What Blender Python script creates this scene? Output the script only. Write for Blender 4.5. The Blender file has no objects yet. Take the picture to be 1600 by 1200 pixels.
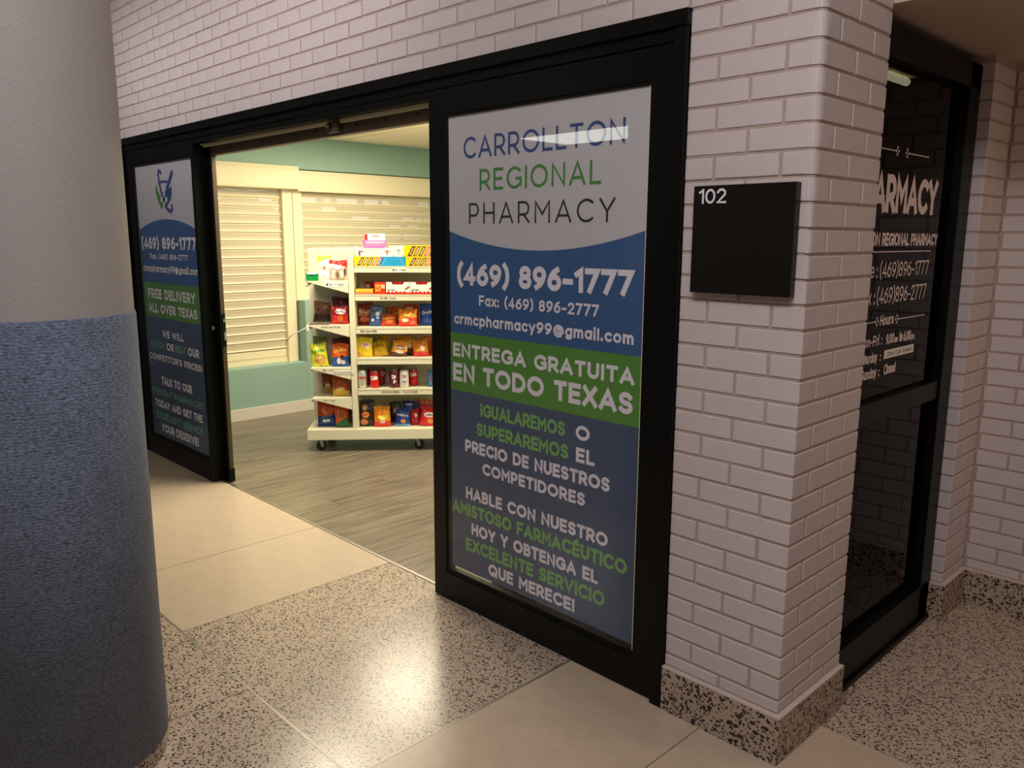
import bpy, bmesh, math, random
from math import sin, cos, pi, radians
from mathutils import Vector, Matrix
from mathutils.geometry import delaunay_2d_cdt
random.seed(7)
SC = bpy.context.scene
COL = SC.collection

# ------------------------------------------------------------------ camera, world, lights, exposure
cam_d = bpy.data.cameras.new('camera')
cam = bpy.data.objects.new('camera', cam_d); COL.objects.link(cam)
cam_d.sensor_width = 36.0
cam_d.lens = 1261.04 / 1600 * 36.0
cam_d.clip_start = 0.05
YAW, PITCH, ROLL = 0.799348, -0.179831, 0.004402
f = Vector((-sin(YAW) * cos(PITCH), cos(YAW) * cos(PITCH), sin(PITCH)))
r = Vector((cos(YAW), sin(YAW), 0)); u = r.cross(f)
r2 = r * cos(ROLL) + u * sin(ROLL); u2 = -r * sin(ROLL) + u * cos(ROLL)
M = Matrix((r2, u2, -f)).transposed().to_4x4()
M.translation = Vector((0.997636, -2.055895, 1.523212))
cam.matrix_world = M
SC.camera = cam

w = bpy.data.worlds.new('world'); SC.world = w; w.use_nodes = True
w.node_tree.nodes['Background'].inputs[0].default_value = (0.80, 0.83, 0.90, 1)
w.node_tree.nodes['Background'].inputs[1].default_value = 0.06

def area(name, loc, aim, sx, sy, energy, color, spread=180):
    d = bpy.data.lights.new(name, 'AREA'); d.shape = 'RECTANGLE'; d.size = sx; d.size_y = sy
    d.energy = energy; d.color = color; d.spread = radians(spread)
    o = bpy.data.objects.new(name, d); COL.objects.link(o); o.location = loc
    o.rotation_euler = (Vector(aim) - Vector(loc)).to_track_quat('-Z', 'Y').to_euler()
    return o
area('store_light', (-4.2, 1.75, 2.34), (-4.2, 1.75, 0), 0.6, 0.7, 46, (1.0, 0.88, 0.66))
area('store_light', (-3.45, 0.52, 2.34), (-3.45, 0.45, 0), 0.6, 0.6, 50, (1.0, 0.88, 0.66))
area('store_light', (-2.3, 2.4, 2.34), (-2.3, 2.4, 0), 1.2, 0.6, 46, (1.0, 0.88, 0.66))
def point(name, loc, energy, color, rad):
    d = bpy.data.lights.new(name, 'POINT'); d.energy = energy; d.color = color; d.shadow_soft_size = rad
    o = bpy.data.objects.new(name, d); COL.objects.link(o); o.location = loc
point('store_fill', (-2.2, 2.2, 1.60), 46, (1.0, 0.88, 0.66), 0.12)  # added fill, hidden behind the right panel, to brighten the store ceiling
area('corridor_light', (0.4, -1.9, 3.15), (-0.4, -1.0, 0), 1.2, 0.6, 34, (1.0, 0.95, 0.97))
area('corridor_light', (1.6, -2.5, 3.15), (1.0, -1.0, 0), 1.2, 0.6, 24, (1.0, 0.95, 0.97))
area('wall_wash_fill', (-3.4, -1.3, 3.15), (-3.4, 0.0, 2.40), 3.6, 0.15, 9.5, (1.0, 0.95, 0.97), 75)  # unseen fill added to brighten the upper left wall but not the floor
area('alcove_light', (1.5, 0.95, 2.12), (0.9, 0.95, 0), 0.25, 0.25, 6.0, (1.0, 0.68, 0.45))
area('back_room_light', (-5.86, 2.0, 2.30), (-6.3, 2.0, 1.8), 3.2, 0.2, 12, (0.80, 0.88, 1.0))

SC.view_settings.view_transform = 'Standard'
SC.view_settings.look = 'None'
SC.view_settings.gamma = 1
SC.view_settings.use_curve_mapping = False
SC.view_settings.exposure = 0.0

# ------------------------------------------------------------------ materials
def lin(c):
    return tuple(((x / 255) / 12.92 if x / 255 <= 0.04045 else ((x / 255 + 0.055) / 1.055) ** 2.4) for x in c) + (1,)
MATS = {}
def mat(name, rgb, rough=0.5, metal=0.0, spec=0.5, bump=0.0, bscale=40, var=0.0, vscale=6, trans=0.0, emit=None, estr=0, coat=0, vstretch=(1, 1, 1)):
    if name in MATS: return MATS[name]
    m = bpy.data.materials.new(name); m.use_nodes = True; nt = m.node_tree
    b = nt.nodes['Principled BSDF']; c = lin(rgb)
    b.inputs['Base Color'].default_value = c
    b.inputs['Roughness'].default_value = rough; b.inputs['Metallic'].default_value = metal
    b.inputs['Specular IOR Level'].default_value = spec
    if coat: b.inputs['Coat Weight'].default_value = coat
    if emit: b.inputs['Emission Color'].default_value = lin(emit); b.inputs['Emission Strength'].default_value = estr
    tc = nt.nodes.new('ShaderNodeTexCoord')
    if var:
        mp = nt.nodes.new('ShaderNodeMapping'); mp.inputs['Scale'].default_value = vstretch
        n = nt.nodes.new('ShaderNodeTexNoise'); n.inputs['Scale'].default_value = vscale; n.inputs['Detail'].default_value = 4
        nt.links.new(tc.outputs['Object'], mp.inputs[0]); nt.links.new(mp.outputs[0], n.inputs['Vector'])
        mr = nt.nodes.new('ShaderNodeMapRange'); mr.inputs[1].default_value = 0.3; mr.inputs[2].default_value = 0.7
        mr.inputs[3].default_value = 1 - var; mr.inputs[4].default_value = 1 + var * 0.6
        nt.links.new(n.outputs['Fac'], mr.inputs[0])
        mx = nt.nodes.new('ShaderNodeMix'); mx.data_type = 'RGBA'; mx.blend_type = 'MULTIPLY'; mx.inputs[0].default_value = 1
        mx.inputs[6].default_value = c; nt.links.new(mr.outputs[0], mx.inputs[7])
        nt.links.new(mx.outputs[2], b.inputs['Base Color'])
    if bump:
        n2 = nt.nodes.new('ShaderNodeTexNoise'); n2.inputs['Scale'].default_value = bscale; n2.inputs['Detail'].default_value = 3
        nt.links.new(tc.outputs['Object'], n2.inputs['Vector'])
        bp = nt.nodes.new('ShaderNodeBump'); bp.inputs['Strength'].default_value = bump; bp.inputs['Distance'].default_value = 0.01
        nt.links.new(n2.outputs['Fac'], bp.inputs['Height']); nt.links.new(bp.outputs[0], b.inputs['Normal'])
    if trans:
        tr = nt.nodes.new('ShaderNodeBsdfTranslucent'); tr.inputs[0].default_value = c
        ms = nt.nodes.new('ShaderNodeMixShader'); ms.inputs[0].default_value = trans
        out = nt.nodes['Material Output']
        nt.links.new(b.outputs[0], ms.inputs[1]); nt.links.new(tr.outputs[0], ms.inputs[2]); nt.links.new(ms.outputs[0], out.inputs[0])
    MATS[name] = m
    return m

def glass_mat(name, tint=(1, 1, 1), rough=0.0, ior=1.5):
    m = bpy.data.materials.new(name); m.use_nodes = True; nt = m.node_tree; nt.nodes.clear()
    o = nt.nodes.new('ShaderNodeOutputMaterial'); t = nt.nodes.new('ShaderNodeBsdfTransparent'); t.inputs[0].default_value = (*tint, 1)
    g = nt.nodes.new('ShaderNodeBsdfGlossy'); g.inputs['Roughness'].default_value = rough
    fr = nt.nodes.new('ShaderNodeFresnel'); fr.inputs[0].default_value = ior
    mx = nt.nodes.new('ShaderNodeMixShader')
    ge = nt.nodes.new('ShaderNodeNewGeometry'); iv = nt.nodes.new('ShaderNodeMath'); iv.operation = 'SUBTRACT'; iv.inputs[0].default_value = 1; nt.links.new(ge.outputs['Backfacing'], iv.inputs[1])
    fm = nt.nodes.new('ShaderNodeMath'); fm.operation = 'MULTIPLY'; nt.links.new(fr.outputs[0], fm.inputs[0]); nt.links.new(iv.outputs[0], fm.inputs[1])
    nt.links.new(fm.outputs[0], mx.inputs[0]); nt.links.new(t.outputs[0], mx.inputs[1]); nt.links.new(g.outputs[0], mx.inputs[2]); nt.links.new(mx.outputs[0], o.inputs[0])
    return m

def terrazzo(name, base, chip, scale, thr, rough):
    m = bpy.data.materials.new(name); m.use_nodes = True; nt = m.node_tree; b = nt.nodes['Principled BSDF']
    tc = nt.nodes.new('ShaderNodeTexCoord')
    mask = None
    for k, (st, rot) in enumerate((((1, 2.0, 1.5), 0.5), ((2.0, 1, 1.5), -0.3), ((1.3, 1.5, 1.3), 1.1))):
        mp = nt.nodes.new('ShaderNodeMapping'); mp.inputs['Scale'].default_value = st; mp.inputs['Rotation'].default_value = (0.4 * k, 0.3, rot); mp.inputs['Location'].default_value = (k * 3.3, k * 1.7, k)
        v = nt.nodes.new('ShaderNodeTexVoronoi'); v.inputs['Scale'].default_value = scale * (1 + 0.25 * k); v.inputs['Randomness'].default_value = 1
        nt.links.new(tc.outputs['Object'], mp.inputs[0]); nt.links.new(mp.outputs[0], v.inputs['Vector'])
        sep = nt.nodes.new('ShaderNodeSeparateColor'); nt.links.new(v.outputs['Color'], sep.inputs[0])
        a = nt.nodes.new('ShaderNodeMath'); a.operation = 'MULTIPLY_ADD'; a.inputs[1].default_value = thr; a.inputs[2].default_value = -thr * 0.39; nt.links.new(sep.outputs[0], a.inputs[0])
        s = nt.nodes.new('ShaderNodeMath'); s.operation = 'LESS_THAN'; nt.links.new(v.outputs['Distance'], s.inputs[0]); nt.links.new(a.outputs[0], s.inputs[1])
        if mask is None: mask = s.outputs[0]
        else:
            mxm = nt.nodes.new('ShaderNodeMath'); mxm.operation = 'MAXIMUM'; nt.links.new(mask, mxm.inputs[0]); nt.links.new(s.outputs[0], mxm.inputs[1]); mask = mxm.outputs[0]
    n = nt.nodes.new('ShaderNodeTexNoise'); n.inputs['Scale'].default_value = 14; n.inputs['Detail'].default_value = 5; nt.links.new(tc.outputs['Object'], n.inputs['Vector'])
    cr = nt.nodes.new('ShaderNodeMix'); cr.data_type = 'RGBA'; cr.inputs[6].default_value = lin([x * 0.93 for x in base]); cr.inputs[7].default_value = lin([min(255, x * 1.05) for x in base]); nt.links.new(n.outputs['Fac'], cr.inputs[0])
    mx = nt.nodes.new('ShaderNodeMix'); mx.data_type = 'RGBA'; mx.inputs[7].default_value = lin(chip); nt.links.new(mask, mx.inputs[0]); nt.links.new(cr.outputs[2], mx.inputs[6])
    nt.links.new(mx.outputs[2], b.inputs['Base Color']); b.inputs['Roughness'].default_value = rough
    return m

def perforated(name, rgb):
    m = bpy.data.materials.new(name); m.use_nodes = True; nt = m.node_tree; b = nt.nodes['Principled BSDF']
    b.inputs['Base Color'].default_value = lin(rgb); b.inputs['Roughness'].default_value = 0.4
    tc = nt.nodes.new('ShaderNodeTexCoord'); sep = nt.nodes.new('ShaderNodeSeparateXYZ'); nt.links.new(tc.outputs['Object'], sep.inputs[0])
    def mth(op, a, bb=None):
        n = nt.nodes.new('ShaderNodeMath'); n.operation = op
        for i, x in enumerate((a, bb)):
            if x is None: continue
            if isinstance(x, (int, float)): n.inputs[i].default_value = x
            else: nt.links.new(x, n.inputs[i])
        return n.outputs[0]
    ds = []
    for sh in (0.0, 0.5):
        fy = mth('SUBTRACT', mth('FRACT', mth('ADD', mth('DIVIDE', sep.outputs[1], 0.0105), sh)), 0.5)
        fz = mth('SUBTRACT', mth('FRACT', mth('ADD', mth('DIVIDE', sep.outputs[2], 0.0170), sh)), 0.5)
        fz = mth('MULTIPLY', fz, 1.62)
        ds.append(mth('ADD', mth('MULTIPLY', fy, fy), mth('MULTIPLY', fz, fz)))
    hole = mth('LESS_THAN', mth('MINIMUM', ds[0], ds[1]), 0.080)
    band = mth('MULTIPLY', mth('GREATER_THAN', sep.outputs[2], 0.017), mth('LESS_THAN', sep.outputs[2], 0.064))
    hole = mth('MULTIPLY', hole, band)
    t = nt.nodes.new('ShaderNodeBsdfTransparent'); ms = nt.nodes.new('ShaderNodeMixShader'); out = nt.nodes['Material Output']
    nt.links.new(hole, ms.inputs[0]); nt.links.new(b.outputs[0], ms.inputs[1]); nt.links.new(t.outputs[0], ms.inputs[2]); nt.links.new(ms.outputs[0], out.inputs[0])
    return m

def carpet_mat(name, rgb):
    m = bpy.data.materials.new(name); m.use_nodes = True; nt = m.node_tree; b = nt.nodes['Principled BSDF']
    b.inputs['Roughness'].default_value = 0.95; b.inputs['Specular IOR Level'].default_value = 0.1
    b.inputs['Sheen Weight'].default_value = 0.25; b.inputs['Sheen Roughness'].default_value = 0.6
    tc = nt.nodes.new('ShaderNodeTexCoord'); mp = nt.nodes.new('ShaderNodeMapping'); mp.inputs['Scale'].default_value = (1, 1, 3.2)
    nt.links.new(tc.outputs['Object'], mp.inputs[0])
    n = nt.nodes.new('ShaderNodeTexNoise'); n.inputs['Scale'].default_value = 105; n.inputs['Detail'].default_value = 3; nt.links.new(mp.outputs[0], n.inputs['Vector'])
    n3 = nt.nodes.new('ShaderNodeTexNoise'); n3.inputs['Scale'].default_value = 7; nt.links.new(tc.outputs['Object'], n3.inputs['Vector'])
    wv = nt.nodes.new('ShaderNodeTexWave'); wv.bands_direction = 'Z'; wv.inputs['Scale'].default_value = 38; wv.inputs['Distortion'].default_value = 2.5; wv.inputs['Detail Scale'].default_value = 3
    nt.links.new(tc.outputs['Object'], wv.inputs['Vector'])
    ad = nt.nodes.new('ShaderNodeMath'); ad.operation = 'MULTIPLY_ADD'; ad.inputs[1].default_value = 0.09
    nt.links.new(wv.outputs['Fac'], ad.inputs[0]); nt.links.new(n.outputs['Fac'], ad.inputs[2])
    cr = nt.nodes.new('ShaderNodeMapRange'); cr.inputs[1].default_value = 0.30; cr.inputs[2].default_value = 0.75; nt.links.new(ad.outputs[0], cr.inputs[0])
    mx = nt.nodes.new('ShaderNodeMix'); mx.data_type = 'RGBA'; mx.inputs[6].default_value = lin([x * 0.55 for x in rgb]); mx.inputs[7].default_value = lin([x * 1.5 for x in rgb]); nt.links.new(cr.outputs[0], mx.inputs[0])
    m2 = nt.nodes.new('ShaderNodeMix'); m2.data_type = 'RGBA'; m2.blend_type = 'MULTIPLY'; m2.inputs[0].default_value = 0.5; nt.links.new(mx.outputs[2], m2.inputs[6]); nt.links.new(n3.outputs['Fac'], m2.inputs[7])
    mr = nt.nodes.new('ShaderNodeMapRange'); mr.inputs[1].default_value = 0.3; mr.inputs[2].default_value = 0.7; mr.inputs[3].default_value = 0.75; mr.inputs[4].default_value = 1.1
    nt.links.new(n3.outputs['Fac'], mr.inputs[0]); nt.links.new(mr.outputs[0], m2.inputs[7])
    nt.links.new(m2.outputs[2], b.inputs['Base Color'])
    bp = nt.nodes.new('ShaderNodeBump'); bp.inputs['Strength'].default_value = 0.6; bp.inputs['Distance'].default_value = 0.003; nt.links.new(ad.outputs[0], bp.inputs['Height']); nt.links.new(bp.outputs[0], b.inputs['Normal'])
    return m

def plank_mat(name, rgb, rough):
    m = bpy.data.materials.new(name); m.use_nodes = True; nt = m.node_tree; b = nt.nodes['Principled BSDF']; b.inputs['Roughness'].default_value = rough
    tc = nt.nodes.new('ShaderNodeTexCoord'); oi = nt.nodes.new('ShaderNodeObjectInfo')
    ad = nt.nodes.new('ShaderNodeVectorMath'); ad.operation = 'ADD'; mpx = nt.nodes.new('ShaderNodeVectorMath'); mpx.operation = 'SCALE'; mpx.inputs[0].default_value = (7, 13, 5)
    nt.links.new(oi.outputs['Random'], mpx.inputs['Scale']); nt.links.new(tc.outputs['Object'], ad.inputs[0]); nt.links.new(mpx.outputs[0], ad.inputs[1])
    mp = nt.nodes.new('ShaderNodeMapping'); mp.inputs['Scale'].default_value = (28, 1.6, 1); nt.links.new(ad.outputs[0], mp.inputs[0])
    n = nt.nodes.new('ShaderNodeTexNoise'); n.inputs['Scale'].default_value = 1.5; n.inputs['Detail'].default_value = 8; n.inputs['Roughness'].default_value = 0.65; n.inputs['Distortion'].default_value = 0.6
    nt.links.new(mp.outputs[0], n.inputs['Vector'])
    cr = nt.nodes.new('ShaderNodeValToRGB'); e = cr.color_ramp.elements
    e[0].position = 0.3; e[0].color = lin([x * 0.66 for x in rgb]); e[1].position = 0.72; e[1].color = lin([min(255, x * 1.22) for x in rgb])
    k = cr.color_ramp.elements.new(0.5); k.color = lin(rgb)
    nt.links.new(n.outputs['Fac'], cr.inputs[0])
    mr = nt.nodes.new('ShaderNodeMapRange'); mr.inputs[3].default_value = 0.88; mr.inputs[4].default_value = 1.06; nt.links.new(oi.outputs['Random'], mr.inputs[0])
    mx = nt.nodes.new('ShaderNodeMix'); mx.data_type = 'RGBA'; mx.blend_type = 'MULTIPLY'; mx.inputs[0].default_value = 1; nt.links.new(cr.outputs[0], mx.inputs[6]); nt.links.new(mr.outputs[0], mx.inputs[7])
    nt.links.new(mx.outputs[2], b.inputs['Base Color'])
    return m

BRICK = mat('painted_brick', (204, 192, 191), 0.5, bump=0.12, bscale=60, var=0.04, vscale=9)
MORTAR = mat('painted_mortar', (180, 160, 150), 0.8, bump=0.3, bscale=120, var=0.08, vscale=20)
BLACK = mat('black_anodised_metal', (6, 6, 6), 0.42, spec=0.2)
BLACK2 = mat('black_gasket', (8, 8, 8), 0.7, spec=0.2)
BRONZE = mat('dark_brown_metal', (74, 60, 42), 0.5, 0.2)
STEEL = mat('steel', (170, 168, 160), 0.35, 0.9)
TERR = terrazzo('speckled_terrazzo', (190, 171, 154), (44, 37, 32), 66, 0.80, 0.235)
TERRB = terrazzo('coarse_terrazzo', (180, 160, 142), (40, 32, 28), 54, 0.95, 0.45)
TAN = terrazzo('plain_tan_terrazzo', (196, 177, 156), (156, 136, 116), 60, 0.36, 0.30)
STRIP = mat('zinc_divider', (150, 146, 138), 0.4, 0.6)
PLANK = plank_mat('grey_vinyl_plank', (120, 109, 93), 0.30)
TEAL = mat('teal_wall_paint', (142, 172, 158), 0.6, bump=0.03, bscale=200)
CREAM = mat('cream_enamel', (232, 218, 182), 0.5)
PERF = perforated('perforated_cream_slat', (232, 218, 184))
SHELFM = mat('cream_shelf_metal', (228, 220, 190), 0.4)
TRIMW = mat('white_baseboard_vinyl', (214, 206, 190), 0.5)
CEIL = mat('ceiling_tile_white', (236, 226, 204), 0.8, bump=0.2, bscale=300)
PLASTER = mat('white_orange_peel_plaster', (164, 156, 153), 0.6, bump=0.16, bscale=110)
CARPET = carpet_mat('blue_grey_carpet', (90, 99, 117))
SOFFIT = mat('beige_soffit_paint', (206, 182, 154), 0.7)
GLASS = glass_mat('clear_glass')
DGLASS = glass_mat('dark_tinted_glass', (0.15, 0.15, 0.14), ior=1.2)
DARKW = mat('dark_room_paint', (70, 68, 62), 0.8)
PAPER = mat('white_label_paper', (236, 232, 220), 0.6)
INK = mat('black_ink', (30, 28, 26), 0.6)
FILMW = mat('poster_white', (216, 211, 216), 0.35, trans=0.22)
FILMS = mat('poster_slate_blue', (78, 94, 126), 0.35, trans=0.22)
FILMB = mat('poster_blue', (66, 104, 156), 0.35, trans=0.22)
FILMG = mat('poster_green', (92, 150, 62), 0.35, trans=0.15)
TXW = mat('poster_lettering_white', (226, 220, 228), 0.4)
TXB = mat('poster_lettering_blue', (46, 74, 130), 0.4)
TXG = mat('poster_lettering_green', (70, 136, 60), 0.4)
TXL = mat('poster_lettering_light_green', (116, 172, 92), 0.4)
TXK = mat('poster_lettering_black', (44, 40, 42), 0.4)
TXD = mat('poster_lettering_green_gloss_tint', (104, 160, 136), 0.4)  # same green film; its look at the left poster's gloss angle is coloured in
VINYL = mat('white_vinyl_lettering', (226, 210, 204), 0.5)
RUBBER = mat('black_rubber', (18, 17, 17), 0.6)

# ------------------------------------------------------------------ mesh builder
class MB:
    def __init__(s): s.v = []; s.f = []; s.m = []; s.mats = []; s.sm = []
    def mi(s, m):
        if m not in s.mats: s.mats.append(m)
        return s.mats.index(m)
    def add(s, vs, fs, m, smooth=False):
        o = len(s.v); k = s.mi(m); s.v += [tuple(p) for p in vs]
        for q in fs: s.f.append([o + i for i in q]); s.m.append(k); s.sm.append(smooth)
        return s
    def box(s, x0, x1, y0, y1, z0, z1, m):
        return s.add([(x0, y0, z0), (x1, y0, z0), (x1, y1, z0), (x0, y1, z0), (x0, y0, z1), (x1, y0, z1), (x1, y1, z1), (x0, y1, z1)],
                     [(0, 3, 2, 1), (4, 5, 6, 7), (0, 1, 5, 4), (1, 2, 6, 5), (2, 3, 7, 6), (3, 0, 4, 7)], m)
    def prism(s, pts, ax, a0, a1, m, smooth=False):
        # polygon (2D) extruded along axis: ax 0 -> pts are (y,z), 1 -> (x,z), 2 -> (x,y)
        def P(p, a): return (a, p[0], p[1]) if ax == 0 else (p[0], a, p[1]) if ax == 1 else (p[0], p[1], a)
        n = len(pts); vs = [P(p, a0) for p in pts] + [P(p, a1) for p in pts]
        s.add(vs, [list(range(n)), list(range(2 * n - 1, n - 1, -1))], m)
        o = len(s.v) - 2 * n; k = s.mi(m)
        for i in range(n):
            j = (i + 1) % n; s.f.append([o + j, o + i, o + n + i, o + n + j]); s.m.append(k); s.sm.append(smooth)
        return s
    def cyl(s, c, rr, ax, h, m, n=16, r1=None):
        # cylinder centred at c along axis
        r1 = rr if r1 is None else r1
        vs = []
        for e, rad in ((-h / 2, rr), (h / 2, r1)):
            for i in range(n):
                a = 2 * pi * i / n; p = [0, 0, 0]; p[ax] = e; p[(ax + 1) % 3] = rad * cos(a); p[(ax + 2) % 3] = rad * sin(a)
                vs.append((c[0] + p[0], c[1] + p[1], c[2] + p[2]))
        s.add(vs, [list(range(n - 1, -1, -1)), list(range(n, 2 * n))], m)
        o = len(s.v) - 2 * n; k = s.mi(m)
        for i in range(n):
            j = (i + 1) % n; s.f.append([o + i, o + j, o + n + j, o + n + i]); s.m.append(k); s.sm.append(True)
        return s
    def lathe(s, prof, m, n=32, c=(0, 0)):
        vs = []; fs = []
        for (rad, z) in prof:
            for i in range(n):
                a = 2 * pi * i / n; vs.append((c[0] + rad * cos(a), c[1] + rad * sin(a), z))
        for k in range(len(prof) - 1):
            for i in range(n):
                j = (i + 1) % n; fs.append((k * n + i, k * n + j, (k + 1) * n + j, (k + 1) * n + i))
        return s.add(vs, fs, m, True)
    def tube(s, pts, rad, m, n=8):
        pts = [Vector(p) for p in pts]; vs = []; fs = []
        for i, p in enumerate(pts):
            d = (pts[min(i + 1, len(pts) - 1)] - pts[max(i - 1, 0)]).normalized()
            a = d.orthogonal().normalized() if i == 0 else (a - d * a.dot(d)).normalized()
            b = d.cross(a)
            for k in range(n): vs.append(p + a * rad * cos(2 * pi * k / n) + b * rad * sin(2 * pi * k / n))
        for i in range(len(pts) - 1):
            for k in range(n): fs.append((i * n + k, i * n + (k + 1) % n, (i + 1) * n + (k + 1) % n, (i + 1) * n + k))
        fs.append(list(range(n - 1, -1, -1))); fs.append([(len(pts) - 1) * n + k for k in range(n)])
        return s.add(vs, fs, m, True)
    def mesh(s, name, bevel=0):
        me = bpy.data.meshes.new(name); me.from_pydata(s.v, [], s.f)
        for m in s.mats: me.materials.append(m)
        me.polygons.foreach_set('material_index', s.m); me.polygons.foreach_set('use_smooth', s.sm); me.update()
        if bevel:
            bm = bmesh.new(); bm.from_mesh(me)
            ed = [e for e in bm.edges if len(e.link_faces) == 2 and e.calc_face_angle(0) > 0.5]
            bmesh.ops.bevel(bm, geom=ed, offset=bevel, segments=2, affect='EDGES', profile=0.6)
            bm.to_mesh(me); bm.free()
        return me
    def obj(s, name, parent=None, bevel=0, loc=(0, 0, 0)):
        return link(name, s.mesh(name, bevel), parent, loc)

def link(name, me, parent=None, loc=(0, 0, 0), rot=(0, 0, 0)):
    o = bpy.data.objects.new(name, me); COL.objects.link(o); o.location = loc; o.rotation_euler = rot
    if parent: o.parent = parent
    return o
def struct(o): o['kind'] = 'structure'; return o
def tag(o, label, cat, group=None):
    o['label'] = label; o['category'] = cat
    if group: o['group'] = group
    return o
def empty(name, loc, rz=0):
    o = bpy.data.objects.new(name, None); COL.objects.link(o); o.location = loc; o.rotation_euler = (0, 0, rz); o.empty_display_size = 0.1
    return o

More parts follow.
